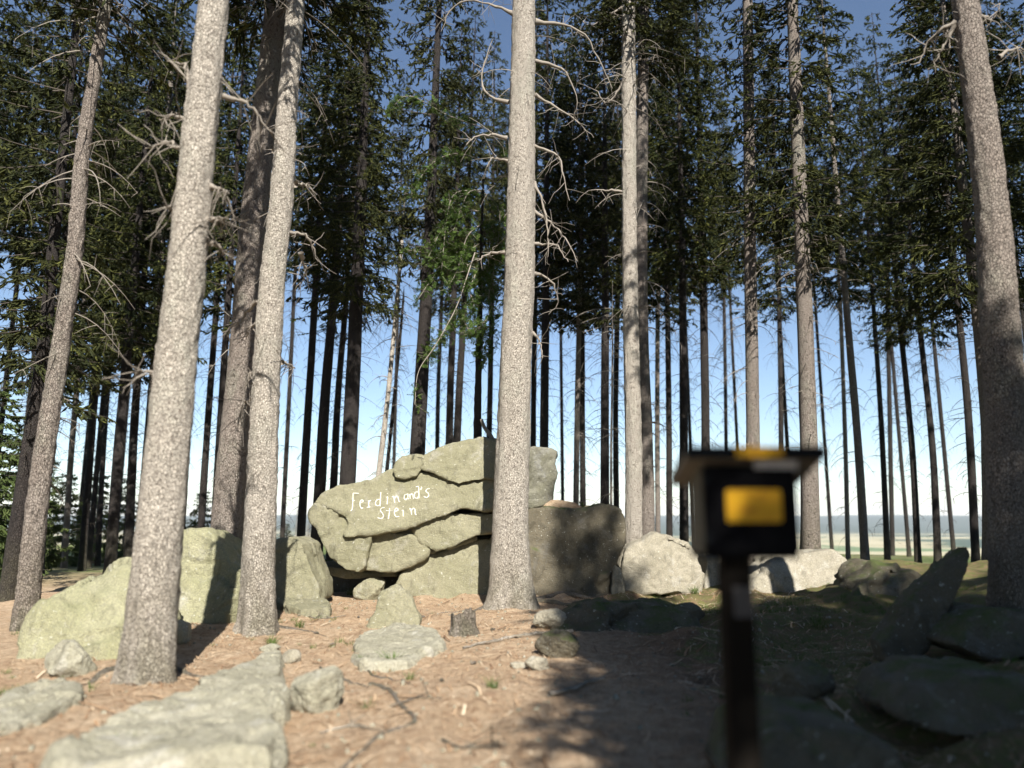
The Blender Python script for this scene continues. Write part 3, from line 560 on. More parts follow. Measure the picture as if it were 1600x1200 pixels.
prism('block', Z1([(478, 512), (548, 490), (572, 500), (590, 530), (618, 556), (612, 592), (585, 560), (530, 530)]), 15.5, 1.2, M['rock'], k=0.2, seed=6, vox=0.035, it=4, grow=3, **fk)
prism('block', Z1([(566, 488), (620, 456), (720, 432), (832, 430), (1000, 440), (1000, 500), (835, 518), (735, 560), (670, 582), (612, 568), (575, 530)]), 15.42, 1.9, M['rock'], k=0.2, seed=7, vox=0.034, it=4, grow=5.5, **fk)
prism('block', Z1([(612, 572), (670, 590), (740, 566), (836, 524), (850, 545), (740, 582), (640, 612), (614, 612)]), 15.55, 1.4, M['rock'], k=0.1, seed=8, vox=0.035, it=5, grow=1.0, **fk)
prism('block', Z1([(470, 760), (498, 700), (560, 650), (640, 612), (740, 582), (840, 540), (1040, 530), (1040, 860), (700, 850), (560, 820), (480, 790)]), 15.45, 2.4, M['rock'], k=0.30, seed=9, vox=0.045, it=7, grow=2, **fk)
prism('block', Z1([(1000, 108), (1080, 114), (1180, 118), (1224, 134), (1214, 160), (1198, 198), (1220, 230), (1204, 290), (1197, 350), (1162, 386), (1080, 402), (1000, 404)]), 15.9, 1.8, M['rock_column_shaded'], k=-0.12, kx=0.35, seed=10, vox=0.04, it=6, grow=1, amp=0.025, **fk)
prism('block', Z1([(90, 650), (180, 668), (300, 690), (460, 690), (470, 712), (330, 716), (230, 722), (130, 706)]), 15.9, 1.3, M['rock'], k=0.0, seed=11, vox=0.035, it=4, grow=1.0, amp=0.03, **fk)
prism('block', Z1([(95, 640), (560, 640), (560, 850), (110, 850)]), 17.3, 0.9, M['rock_shaded'], k=0.1, seed=12, vox=0.06, it=6, **fk)  # back wall of the hollow, its dark colour imitating shade
prism('boulder', Z1([(1040, 430), (1085, 404), (1180, 392), (1260, 404), (1345, 402), (1400, 382), (1450, 377), (1505, 398), (1531, 445), (1533, 540), (1505, 612), (1480, 680), (1455, 830), (1300, 850), (1120, 850), (1040, 850)]), 15.35, 2.4, M['rock_shaded'], k=0.12, kx=0.05, seed=13, vox=0.045, it=14, grow=2, amp=0.03)
prism('block', Z1([(200, 370), (470, 275), (560, 212), (700, 180), (1000, 160), (1000, 640), (560, 640), (330, 610), (220, 500)]), 16.5, 0.8, M['rock_shaded'], k=0.1, seed=33, vox=0.07, it=3, **fk)  # hidden core closing the joints, its dark rock standing for crack shade
tag(bpy.data.objects['boulder'], 'big rounded brown boulder in shade right of the tall front spruce', 'boulder')
def boulder(poly, Y, thick, mat, label, **kw):
    o = prism('boulder', poly, Y, thick, M[mat], **kw); return tag(o, label, 'boulder', kw.get('group'))
boulder(Z1([(1462, 800), (1470, 720), (1485, 660), (1510, 680), (1535, 790), (1540, 830), (1465, 830)]), 15.2, 0.5, 'rock_pale', 'small pale wedge stone at the right foot of the round dark boulder', vox=0.03, it=5, seed=14)
boulder([(20, 1048), (28, 1000), (55, 955), (105, 915), (158, 888), (195, 882), (212, 900), (216, 950), (216, 1010), (210, 1050), (150, 1055)], 9.3, 1.1, 'rock_moss', 'broad yellow green mossy boulder left behind the foreground trunk', k=0.55, vox=0.04, it=10, seed=15, amp=0.07, grow=3)
boulder([(205, 920), (245, 865), (275, 838), (318, 832), (350, 862), (372, 898), (362, 940), (352, 975), (230, 985)], 11.8, 1.8, 'rock_moss', 'high yellow green boulder between the foreground trunk and the slim spruce', k=0.40, vox=0.04, it=9, seed=16, amp=0.06, grow=3)
boulder([(416, 846), (455, 838), (474, 850), (482, 880), (498, 915), (500, 940), (420, 940)], 14.2, 1.3, 'rock', 'upright boulder half in black shade right of the slim spruce', k=0.25, vox=0.035, it=6, seed=17, grow=2)
boulder([(976, 930), (972, 880), (985, 855), (1010, 848), (1025, 836), (1055, 838), (1075, 850), (1092, 870), (1096, 925)], 15.9, 1.8, 'rock_pale', 'lumpy pale sunlit boulder left of the box under the pale trunk', k=0.30, vox=0.04, it=8, seed=18, amp=0.06, sc=1.5, grow=2)
boulder([(1100, 925), (1102, 868), (1145, 862), (1150, 920)], 16.6, 1.0, 'rock_pale', 'pale block of stone seen just under the left side of the box', k=0.2, vox=0.04, it=6, seed=19)
boulder([(1160, 948), (1185, 905), (1215, 880), (1250, 862), (1300, 864), (1330, 880), (1345, 915), (1340, 955)], 14.2, 1.4, 'rock_pale', 'long pale sunlit boulder right of the box with a shaded right end', k=0.6, vox=0.04, it=9, seed=20, amp=0.06, sc=1.5, grow=3)
boulder([(1330, 960), (1345, 905), (1380, 880), (1430, 890), (1460, 920), (1450, 965)], 12.2, 1.2, 'rock_shaded', 'dark shaded boulder between the sunlit one and the tilted slab', k=0.5, vox=0.04, it=9, seed=21, amp=0.08)
boulder([(1385, 1035), (1375, 1005), (1420, 945), (1470, 890), (1512, 848), (1524, 862), (1512, 900), (1480, 960), (1445, 1020), (1420, 1045)], 8.6, 0.35, 'rock_shaded', 'tilted grey slab leaning up towards the thick trunk at the right edge', k=0.35, vox=0.03, it=5, seed=22)
boulder([(846, 1000), (870, 965), (940, 945), (1030, 940), (1090, 950), (1110, 985), (1080, 1020), (900, 1030)], 11.0, 1.0, 'rock_shaded', 'low shaded rock hump right of the front spruce roots', k=0.9, vox=0.04, it=9, seed=23, amp=0.08)
boulder([(1415, 1130), (1430, 1085), (1500, 1062), (1620, 1058), (1640, 1100), (1600, 1150), (1480, 1150)], 5.6, 1.0, 'rock_shaded', 'flat grey shaded rock at the lower right edge', k=0.9, vox=0.03, it=8, seed=24)
boulder([(1140, 1240), (1175, 1160), (1250, 1132), (1340, 1140), (1400, 1175), (1430, 1240)], 4.6, 0.8, 'rock_shaded', 'rounded dark grey rock at the bottom behind the post', k=0.6, vox=0.03, it=10, seed=25)
boulder([(1490, 1010), (1510, 970), (1560, 950), (1640, 960), (1650, 1020), (1560, 1040)], 8.0, 1.0, 'rock_shaded', 'mossy dark rock below the thick trunk at the right edge', k=0.8, vox=0.04, it=9, seed=26)
# slabs lying in the ground: outline on the ground, low height
def slab(poly, h, mat, label, seed, it=5, vox=0.03, dome=1.0, cat='rock', sink=0.10, amp=0.03):
    g_ = [gpt(x, y) for x, y in poly]; c = sum(g_, Vector()) / len(g_); bm = bmesh.new()
    top = []; bot = []
    for i_, p in enumerate(g_):
        hh = h * (0.75 + 0.5 * random.random()); q = c + (p - c) * 0.93
        top.append(bm.verts.new(Vector((q.x, q.y, p.z + hh)) - c)); bot.append(bm.verts.new(Vector((p.x, p.y, p.z - sink)) - c))
    bm.faces.new(top); bm.faces.new(bot[::-1])
    for a in range(len(top)):
        b = (a + 1) % len(top); bm.faces.new((top[b], top[a], bot[a], bot[b]))
    bmesh.ops.triangulate(bm, faces=[f for f in bm.faces if len(f.verts) > 4]); bmesh.ops.recalc_face_normals(bm, faces=bm.faces)
    me = bpy.data.meshes.new('rock_slab'); bm.to_mesh(me); bm.free(); o = link('rock_slab', me, None, c)
    m = o.modifiers.new('r', 'REMESH'); m.mode = 'VOXEL'; m.voxel_size = vox; m2 = o.modifiers.new('s', 'SMOOTH'); m2.iterations = it; m2.factor = .5
    dg = bpy.context.evaluated_depsgraph_get(); nm = bpy.data.meshes.new_from_object(o.evaluated_get(dg)); o.modifiers.clear(); o.data = nm
    finish_rock(nm, M[mat], amp, 1.9, 0.012, seed); return tag(o, label, cat)
slab([(50, 1230), (120, 1178), (190, 1150), (245, 1130), (300, 1112), (350, 1078), (392, 1054), (418, 1034), (444, 1036), (440, 1070), (452, 1110), (436, 1150), (446, 1190), (430, 1250), (60, 1270)], 0.22, 'rock_grey', 'large pale slab filling the lower left foreground', 31, it=9, amp=0.032)
slab([(-30, 1110), (60, 1078), (125, 1080), (130, 1100), (60, 1140), (-30, 1165)], 0.08, 'rock_grey', 'pale flat slab at the left edge in the foreground', 32)
slab([(540, 1035), (555, 1000), (620, 988), (685, 992), (694, 1018), (640, 1048), (560, 1052)], 0.09, 'rock_grey', 'flat speckled grey slab in the middle of the path', 33, it=4, vox=.025)
slab([(424, 950), (428, 930), (470, 930), (518, 952), (515, 968), (470, 966)], 0.14, 'rock', 'long low stone lying right of the slim spruce foot', 34)
def stone(x0, x1, yt, yb, mat, label, seed, dep=0.8, cuts=9, name='stone', k=0.0):
    cx = (x0 + x1) / 2; b = gpt(cx, yb); Y = b.y; w = (x1 - x0) * Y / F; dp = w * dep; Yc = Y + dp * 0.45
    h = max((yb - yt) * Yc / F - dp * 0.25 * (1.6 / Y), 0.03)
    bm = bmesh.new(); bmesh.ops.create_icosphere(bm, subdivisions=5, radius=1.0); v = np.array([tuple(q.co) for q in bm.verts]); bm.verts.ensure_lookup_table()
    r = np.random.default_rng(seed)
    for _ in range(cuts):
        n = r.normal(0, 1, 3); n /= np.linalg.norm(n); d = r.uniform(0.55, 0.85); e = v @ n - d; v = v - np.clip(e, 0, None)[:, None] * n * 0.93
    v = v / np.abs(v).max(0); v = v * np.array([w / 2, dp / 2, h * 0.62]); v = v + (v / (np.linalg.norm(v, axis=1)[:, None] + 1e-6)) * (0.035 * w * fbm(v / w * 5 + seed, 3) + 0.012 * w * fbm(v / w * 22, 2))[:, None]
    for q, c in zip(bm.verts, v): q.co = c
    me = bpy.data.meshes.new(name); bm.to_mesh(me); bm.free(); me.polygons.foreach_set('use_smooth', np.ones(len(me.polygons), dtype=bool)); me.materials.append(M[mat])
    o = link(name, me, None, (at(cx, yb, Yc).x, Yc, b.z + h * 0.38)); o.rotation_euler = (r.normal(0, .06), r.normal(0, .08), 0); return tag(o, label, 'stone')
stone(455, 540, 1050, 1118, 'rock_grey', 'angular grey stone right of the large foreground slab', 41, 0.8)
stone(438, 469, 1018, 1040, 'rock_pale', 'small white stone on the litter above the angular grey stone', 42)
boulder([(566, 990), (585, 955), (598, 925), (622, 912), (640, 935), (655, 965), (650, 990)], gpt(610, 984).y + .1, 0.35, 'rock', 'upright greenish stone below the hollow of the inscribed rock', k=0.5, vox=.022, it=4, seed=43, grow=2, amp=.03, sc=2.5)
stone(553, 604, 902, 940, 'rock', 'smaller greenish stone at the mouth of the hollow', 44, 0.8)
stone(832, 888, 957, 990, 'rock_pale', 'pale rounded stone right of the front spruce foot', 45, .8)
stone(836, 905, 992, 1032, 'rock_shaded', 'dull grey rounded stone below the pale rounded one', 46, .9)
stone(820, 862, 1030, 1050, 'rock_pale', 'flat white stone at the edge of the shade', 47, .7)
stone(794, 826, 1036, 1046, 'rock_pale', 'thin white stone chip left of the flat white stone', 48, .6)
stone(484, 516, 922, 938, 'rock', 'small flat stone in front of the upright boulder', 49, .7)
stone(70, 150, 1010, 1062, 'rock_grey', 'blurred grey stone at the front of the broad mossy boulder', 50, .8)
stone(255, 300, 975, 1010, 'rock_grey', 'grey stone right behind the foreground trunk foot', 51, .8)
stone(1210, 1300, 1040, 1100, 'rock_shaded', 'dark stone in the shade right of the post', 56, .9)
stone(405, 440, 1008, 1022, 'rock_grey', 'small grey stone at the upper tip of the large foreground slab', 59, .7)
# scattered pebbles
gp = Geo(); r = np.random.default_rng(5)
ic = bmesh.new(); bmesh.ops.create_icosphere(ic, subdivisions=1, radius=1); iv = np.array([tuple(v.co) for v in ic.verts]); itf = np.array([[v.index for v in f.verts] for f in ic.faces]); ic.free()
px_ = r.uniform(-5, 5, 1400); py_ = r.uniform(4.5, 15.5, 1400); hz_ = height(px_, py_)
for a, b, c in zip(px_, py_, hz_):
    s = 0.006 + 0.02 * r.random() ** 3; gp.add(iv * s * r.uniform(.6, 1.3, 3) * (1 + .2 * r.normal(size=iv.shape)) + np.array([a, b, c + s * .3]), itf)
o = link('pebbles', gp.mesh('pebbles', M['rock_grey'])); tag(o, 'small pebbles strewn over the needle litter', 'pebbles', kind='stuff')

# ------------------------------------------------------------------ lettering on block A
dpl = BVHTree.FromPolygons([tuple(v.co) for v in blockA.data.vertices], [tuple(p.vertices) for p in blockA.data.polygons])
LET = [
 [[(290, 292), (225, 289), (205, 300), (202, 380), (197, 480), (190, 525), (168, 550)], [(192, 402), (228, 395)]],
 [[(310, 432), (345, 415), (352, 395), (328, 388), (308, 420), (308, 475), (330, 512), (352, 502)]],
 [[(432, 398), (436, 495)], [(408, 498), (456, 492)], [(434, 424), (448, 400), (468, 396)]],
 [[(602, 382), (562, 385), (535, 420), (540, 462), (572, 476), (600, 455)], [(612, 278), (606, 380), (600, 482)]],
 [[(694, 352), (713, 345), (708, 400), (704, 452)], [(710, 290), (714, 300)]],
 [[(778, 346), (800, 335), (816, 432)], [(806, 372), (838, 335), (864, 350), (880, 410), (902, 408)]],
 [[(1006, 302), (965, 315), (955, 360), (982, 386), (1008, 352)], [(1010, 296), (1014, 368), (1030, 372)]],
 [[(1035, 305), (1046, 372)], [(1040, 322), (1064, 300), (1084, 320), (1090, 366), (1102, 360)]],
 [[(1164, 272), (1126, 275), (1104, 312), (1114, 354), (1148, 364), (1166, 332)], [(1128, 196), (1166, 195), (1171, 270), (1173, 366)]],
 [[(1205, 195), (1212, 214), (1194, 238)]],
 [[(1332, 222), (1292, 230), (1275, 262), (1310, 290), (1316, 325), (1286, 352), (1244, 338)]],
 [[(666, 500), (622, 510), (606, 545), (640, 590), (650, 630), (618, 662), (565, 650)]],
 [[(742, 508), (736, 590), (722, 666)], [(690, 545), (756, 551)]],
 [[(815, 560), (858, 545), (862, 520), (832, 514), (814, 552), (816, 604), (842, 636), (882, 630)]],
 [[(924, 548), (941, 545), (940, 636)], [(941, 486), (944, 494)]],
 [[(1034, 526), (1050, 519), (1066, 606)], [(1058, 545), (1092, 510), (1114, 530), (1120, 598), (1136, 598)]],
]
for L in LET:
    G = Geo(); ww = 0.0064
    for st in L:
        pts = np.array([(x, y, 0) for x, y in st], float); sm = spline(pts, max(3, len(pts) * 5)) if len(pts) > 2 else spline(np.vstack([pts[0], pts.mean(0), pts[1]]), 8)
        W3 = []
        for x, y, _ in sm:
            d = pdir(530 + x * .10625, 740 + y * .10625); oo = Vector((0, 0, CAMZ)) - fo; hit = dpl.ray_cast(oo + d * 10 / d.y, d.normalized())
            if hit[0]: W3.append((hit[0], hit[1]))
        if len(W3) < 2: continue
        n = len(W3); q = np.array([tuple(a) for a, b in W3]); nn = np.array([tuple(b) for a, b in W3]); tt = np.gradient(q, axis=0)
        sd = np.cross(tt, nn); sd /= np.linalg.norm(sd, axis=1)[:, None] + 1e-9; w_ = ww * (1 + 0.25 * vnoise(q * 30))
        q0 = q + nn * 0.009; a = q0 - sd * w_[:, None]; b = q0 + sd * w_[:, None]; ab = q - sd * w_[:, None] * 1.1 - nn * .01; bb = q + sd * w_[:, None] * 1.1 - nn * .01
        v = np.concatenate([ab, a, q0 + nn * .002, b, bb]); f = []
        for c in range(4):
            for j in range(n - 1): f.append([c * n + j, c * n + j + 1, (c + 1) * n + j + 1, (c + 1) * n + j])
        G.add(v, f)
    if G.n: link('painted_letter', G.mesh('painted_letter', M['paint']), blockA)

# ------------------------------------------------------------------ box on post
def flat(name, col, rough=0.6, n=0.0, spec=0.3):
    t = NT(name); c = t.mix(t.ramp(t.noise(t.vec((1, 1, .2)), 30, 4), [(0.35, 0.0), (0.7, 1.0)]), col, tuple(x * (0.7 if n else 0.92) for x in col)); t.b.inputs['Specular IOR Level'].default_value = spec
    t.bump(t.noise(t.vec((1, 1, .15)), 60, 4), 0.3, 0.004); return t.col(c, rough)
M['boxshade'] = flat('shaded_box_wood', (0.006, 0.006, 0.007), 0.95, spec=0.03); M['boxside'] = flat('pale_side_wood', (0.10, 0.092, 0.068), 0.85, 1)  # box front blackened in colour for shade; side panels simply paler
M['post'] = flat('post_wood', (0.013, 0.011, 0.009), 0.95, 1, 0.04); M['roofwood'] = flat('grey_roof_wood', (0.17, 0.15, 0.12), 0.8, 1)
M['felt'] = flat('roof_felt', (0.010, 0.012, 0.014), 0.95, spec=0.04); M['metal'] = flat('pale_corrugated_metal', (0.6, 0.58, 0.58), 0.4)
t = NT('yellow_plate'); yb = t.mix(t.ramp(t.noise(t.vec((1, 1, 2.2)), 14, 3), [(0.5, 0.0), (0.68, 0.7)]), (0.58, 0.31, 0.008), (0.42, 0.18, 0.008)); M['yellow'] = t.col(yb, 0.45)
def boxmesh(name, mat, x0, x1, y0, y1, z0, z1, bev=0.003, seg=2, shear=None):
    bm = bmesh.new(); bmesh.ops.create_cube(bm, size=1)
    for v in bm.verts: v.co = Vector((x0 + (v.co.x + .5) * (x1 - x0), y0 + (v.co.y + .5) * (y1 - y0), z0 + (v.co.z + .5) * (z1 - z0)))
    if bev: bmesh.ops.bevel(bm, geom=bm.edges[:], offset=bev, segments=seg, affect='EDGES')
    if shear:
        for v in bm.verts: v.co = shear(v.co)
    me = bpy.data.meshes.new(name); bm.to_mesh(me); bm.free(); me.materials.append(mat); return me
SY = 2.8; sc_ = SY / F
bx = (1163 - 800) * sc_; bz0 = hgt(bx, SY + .1)
SG = empty('stamp_box', (bx, SY + 0.10, bz0), 'small dark wooden box with a pent roof and yellow plate on a post', 'box')
def Zp(py): return at(800, py, SY).z - bz0
def Xp(px): return (px - 1163) * sc_ * 1.0
xk = at(1163, 780, SY).x / bx; bx0 = bx
def Xq(px, py=790): return at(px, py, SY).x - bx
ztop, zbot = Zp(720), Zp(873)
xl, xr = Xq(1098), Xq(1240)
yf = -0.10; ybk = 0.09
link('post', boxmesh('post', M['post'], Xq(1142, 1000), Xq(1188, 1000), -0.05, 0.05, -0.4, zbot - .001, 0.006), SG)
link('side_panel', boxmesh('side_panel', M['boxside'], xl - .003, xl + 0.015, yf + 0.004, ybk, zbot + .002, ztop), SG)
link('side_panel', boxmesh('side_panel', M['boxside'], xr - 0.015, xr + .003, yf + 0.004, ybk, zbot + .002, ztop), SG)
link('back_panel', boxmesh('back_panel', M['boxside'], xl + .016, xr - .016, ybk - .015, ybk - .002, zbot + .002, ztop - .01), SG)
link('floor_panel', boxmesh('floor_panel', M['boxshade'], xl - .006, xr + .010, yf, ybk + .005, zbot - .0, zbot + .018), SG)
fp = link('door', boxmesh('door', M['boxshade'], xl + .004, xr + .006, yf - 0.020, yf + .002, zbot + .019, ztop - .02, 0.004), SG)
link('hinge', boxmesh('hinge', M['felt'], xl + .001, xl + .02, yf - .028, yf - .0205, zbot + .05, zbot + .09, .002), fp); link('hinge', boxmesh('hinge', M['felt'], xl + .001, xl + .02, yf - .028, yf - .0205, ztop - .09, ztop - .05, .002), fp)
# plate with rounded corners
def plate(name, mat, x0, x1, y, z0, z1, r_, th=0.004):
    bm = bmesh.new(); vs = []
    for cx, cz, a0 in ((x1 - r_, z1 - r_, 0), (x0 + r_, z1 - r_, 90), (x0 + r_, z0 + r_, 180), (x1 - r_, z0 + r_, 270)):
        for q in range(7): a = R(a0 + q * 15); vs.append(bm.verts.new((cx + r_ * math.cos(a), y, cz + r_ * math.sin(a))))
    f = bm.faces.new(vs); e = bmesh.ops.extrude_face_region(bm, geom=[f]); 
    for v in [g_ for g_ in e['geom'] if isinstance(g_, bmesh.types.BMVert)]: v.co.y -= th
    bmesh.ops.recalc_face_normals(bm, faces=bm.faces); me = bpy.data.meshes.new(name); bm.to_mesh(me); bm.free(); me.materials.append(mat); return me
link('yellow_plate', plate('yellow_plate', M['yellow'], Xq(1132), Xq(1218), yf - .021, Zp(816), Zp(765), .011), fp)
def sh(c): return Vector((c.x, c.y, c.z - 0.30 * (c.y + 0.16)))
xL, xR = Xq(1067, 705), Xq(1278, 705); zr = Zp(702)
rf = link('roof', boxmesh('roof', M['roofwood'], xL, xR, -0.155, 0.14, zr - .034, zr - .006, .003, 2, sh), SG)
link('roofing_felt', boxmesh('roofing_felt', M['felt'], xL - .004, xR + .004, -0.160, 0.145, zr - .005, zr + .002, .002, 2, sh), rf)
link('fascia', boxmesh('fascia', M['felt'], xL - .002, xR + .002, -0.176, -0.1605, Zp(719), Zp(700), .003), rf)
link('yellow_plate', plate('yellow_plate', M['yellow'], Xq(1140, 708), Xq(1212, 708), -.177, Zp(717), Zp(700.5), .006, .003), rf)
gm = Geo()
for j in range(5):
    zz = Zp(722) - j * 0.0075; gm.tube([(Xq(1178), yf - .03 + j * .004, zz), (Xq(1246), yf - .03 + j * .004, zz)], .0034, 8)
link('metal_strip', gm.mesh('metal_strip', M['metal']), rf)
link('grey_patch', boxmesh('grey_patch', flat('grey_patch_tone', (0.075, 0.07, 0.068), .9), Xq(1152, 940), Xq(1184, 940), -.054, -.051, Zp(968), Zp(918), 0.001, 1), SG)  # flat grey patch on the post front

# ------------------------------------------------------------------ rowan with bright leaves above the rock
rb = at(747, 700, 17.8); rz = hgt(rb.x, rb.y)
RW = empty('rowan_tree', (rb.x, rb.y, rz), 'bright green leafy rowan growing behind the rock, its branches hanging left', 'tree'); ro = Vector((rb.x, rb.y, rz))
pl = [Vector((0, 0, -.2))] + [at(a, b, 17.8) - ro for a, b in ((746, 690), (748, 560), (752, 400), (755, 280))]
cc = spline([tuple(p) for p in pl], 90); link('trunk', trunk_mesh('trunk', cc, np.linspace(.13, .02, 90), M['bark_shaded'], 20, .2, True, 3), RW)
BR = [[(742, 395), (732, 425), (713, 480), (680, 540), (654, 580), (648, 632)], [(712, 482), (724, 500), (738, 520), (760, 500)], [(750, 380), (720, 400), (680, 430), (655, 465)], [(752, 330), (720, 330), (690, 360), (670, 400)], [(756, 300), (780, 330), (775, 400), (762, 470)],
      [(752, 420), (770, 440), (768, 520), (760, 560)], [(752, 250), (710, 240), (670, 260), (640, 310)], [(752, 300), (715, 300), (700, 330), (690, 420)], [(756, 200), (700, 180), (640, 150), (610, 170)], [(752, 350), (730, 370), (715, 420), (700, 450)], [(756, 220), (800, 240), (810, 300), (780, 350)], [(752, 410), (735, 450), (740, 480), (725, 510)], [(700, 500), (695, 520), (676, 545), (668, 560)]]
rq = random.Random(5)
for _ in range(7):
    x0 = 752; y0 = rq.uniform(290, 520); ex = rq.uniform(-120, 45); ey = rq.uniform(-60, 70); BR.append([(x0, y0), (x0 + ex * .5, y0 + ey * .3 - 12), (x0 + ex, y0 + ey)])
lv = []; lf = 0
r = np.random.default_rng(77)
def add_leaf(p, d, n, l, w):
    s = np.cross(d, n); s /= np.linalg.norm(s) + 1e-9
    lv.append(np.array([p, p + d * l * .35 - s * w + n * .1 * w, p + d * l, p + d * l * .35 + s * w + n * .1 * w]))
for bi, b in enumerate(BR):
    n = 26; dd = [17.8 - .25 * j for j in range(len(b))]
    if bi in (0, 1): dd = [17.3 - .55 * j for j in range(len(b))]
    pp = [tuple(at(a, c, y_) - ro) for (a, c), y_ in zip(b, dd)]; q = spline(pp, n); G = Geo(); G.tube(q, np.linspace(.015, .005, n), 6)
    dens = 0.35 if bi == 0 else 1.0
    for j in range(3, n):
        for m_ in range((2 if bi > 12 else 3) if r.random() < dens else 1):
            if bi == 0 and 14 < j < 22: continue
            tw = r.normal(0, 1, 3); tw[2] -= .4; tw /= np.linalg.norm(tw); L_ = r.uniform(.10, .32); u = np.linspace(0, 1, 4)[:, None]; tp = q[j] + tw * L_ * u; G.tube(tp, .003, 3)
            for s in range(3):
                st_ = q[j] + tw * L_ * (.35 + .32 * s); ax = r.normal(0, 1, 3); ax[2] -= .3; ax /= np.linalg.norm(ax); L2 = r.uniform(.08, .14); up = np.array([0, 0, 1.]) + .5 * r.normal(size=3)
                sd = np.cross(ax, up); sd /= np.linalg.norm(sd) + 1e-9; nn = np.cross(sd, ax)
                for e in range(5):
                    o_ = st_ + ax * L2 * e / 4
                    for sg in (-1, 1): add_leaf(o_, (sd * sg + ax * .5) / 1.12, nn, r.uniform(.04, .06), .012)
                add_leaf(st_ + ax * L2, ax, nn, .045, .011)
    link('branch', G.mesh('branch', M['dead']), RW)
lv = np.concatenate(lv); o = link('leaves', mesh_np('leaves', lv, np.arange(len(lv)).reshape(-1, 4), M['leaf'], False), RW); o['kind'] = 'stuff'
# broken pale branch stub on top of the rock
G = Geo(); q = spline([tuple(at(a, b, 16.3)) for a, b in ((772, 692), (766, 680), (757, 668), (752, 655))], 14); c0 = q[0].copy(); G.tube(q - c0, np.linspace(.055, .035, 14), 10)
tag(link('broken_branch', G.mesh('broken_branch', M['bark_pale']), None, c0), 'short bent pale branch standing on top of the inscribed rock', 'branch')

# ------------------------------------------------------------------ roots, sticks, stump, logs
def ground_tube(name, px, r0, r1, mat, label, cat, lift=0.0, sides=8, side=0):
    g_ = np.array([tuple(gpt(x, y, lift)) for x, y in px]); q = spline(g_, 40)
    q[:, 2] = np.maximum(height(q[:, 0], q[:, 1]) + lift, q[:, 2] - .02); c = q[0].copy(); G = Geo(); tt = np.linspace(0, 1, 40); rr = (r0 + (r1 - r0) * tt) * (1 + .2 * vnoise(q * 9)); G.tube(q - c, rr, sides)
    rs = np.random.default_rng(int(px[0][0]))
    for _ in range(side):
        j = int(rs.integers(6, 34)); dv = rs.normal(0, 1, 3); dv[2] = abs(dv[2]) * .6; dv /= np.linalg.norm(dv); u = np.linspace(0, 1, 4)[:, None]; G.tube(q[j] - c + dv * rs.uniform(.08, .25) * u, .006 * (1 - .6 * u[:, 0]), 4)
    return tag(link(name, G.mesh(name, M[mat]), None, c), label, cat)
ground_tube('stick', [(724, 1016), (760, 1008), (800, 998), (845, 992), (895, 990)], .014, .03, 'bark_pale', 'long pale broken stick lying below the front spruce', 'stick', .018, side=5)
ground_tube('stick', [(858, 1094), (885, 1084), (915, 1074), (945, 1066)], .022, .014, 'bark_pale', 'pale stick lying in the shade edge at the lower centre', 'stick', .03, side=6)
ground_tube('root', [(578, 1072), (600, 1078), (625, 1105), (648, 1130), (600, 1150), (560, 1180), (525, 1215)], .022, .014, 'bark_mid', 'thin winding surface root in the middle of the path', 'root', .004)
ground_tube('root', [(560, 1038), (590, 1060), (610, 1064), (640, 1070)], .018, .006, 'bark_mid', 'short forked surface root below the speckled slab', 'root', .003)
ground_tube('root', [(500, 1045), (530, 1060), (575, 1075)], .016, .012, 'bark_mid', 'surface root right of the angular grey stone', 'root', .003)
ground_tube('root', [(840, 942), (900, 948), (980, 946), (1060, 958)], .07, .03, 'bark_mid', 'thick root running right from the front spruce into shade', 'root', -.01, side=3)
ground_tube('root', [(835, 938), (880, 930), (930, 935), (1010, 930)], .05, .02, 'bark_mid', 'second root of the front spruce running along the dark boulder', 'root', .0, side=3)
ground_tube('root', [(200, 1040), (165, 1052), (130, 1072), (90, 1080)], .07, .02, 'bark_mid', 'surface root running left from the foot of the left foreground trunk', 'root', -.015, side=0)
ground_tube('root', [(262, 1045), (300, 1058), (345, 1062)], .06, .015, 'bark_mid', 'surface root running right from the foot of the left foreground trunk', 'root', -.015)
ground_tube('root', [(418, 972), (440, 982), (480, 988), (520, 1000)], .055, .012, 'bark_mid', 'surface root running right from the slim pale spruce', 'root', -.012)
ground_tube('root', [(770, 945), (740, 955), (700, 958), (655, 962)], .06, .012, 'bark_mid', 'surface root running left from the tall front spruce', 'root', -.015)
ground_tube('stick', [(470, 962), (500, 968), (540, 966)], .010, .005, 'bark_pale', 'thin pale stick left of the upright greenish stone', 'stick', .015, side=4)
ground_tube('stick', [(610, 1108), (650, 1098), (690, 1100)], .008, .004, 'bark_mid', 'thin brown stick crossing the winding root', 'stick', .02, side=4)
ground_tube('stick', [(500, 1150), (560, 1140), (600, 1150)], .008, .004, 'bark_pale', 'thin pale twig in the near foreground left of the path centre', 'stick', .015, side=4)
ground_tube('stick', [(690, 1160), (730, 1175), (790, 1170)], .008, .004, 'bark_mid', 'thin twig in the near foreground right of the path centre', 'stick', .015, side=4)
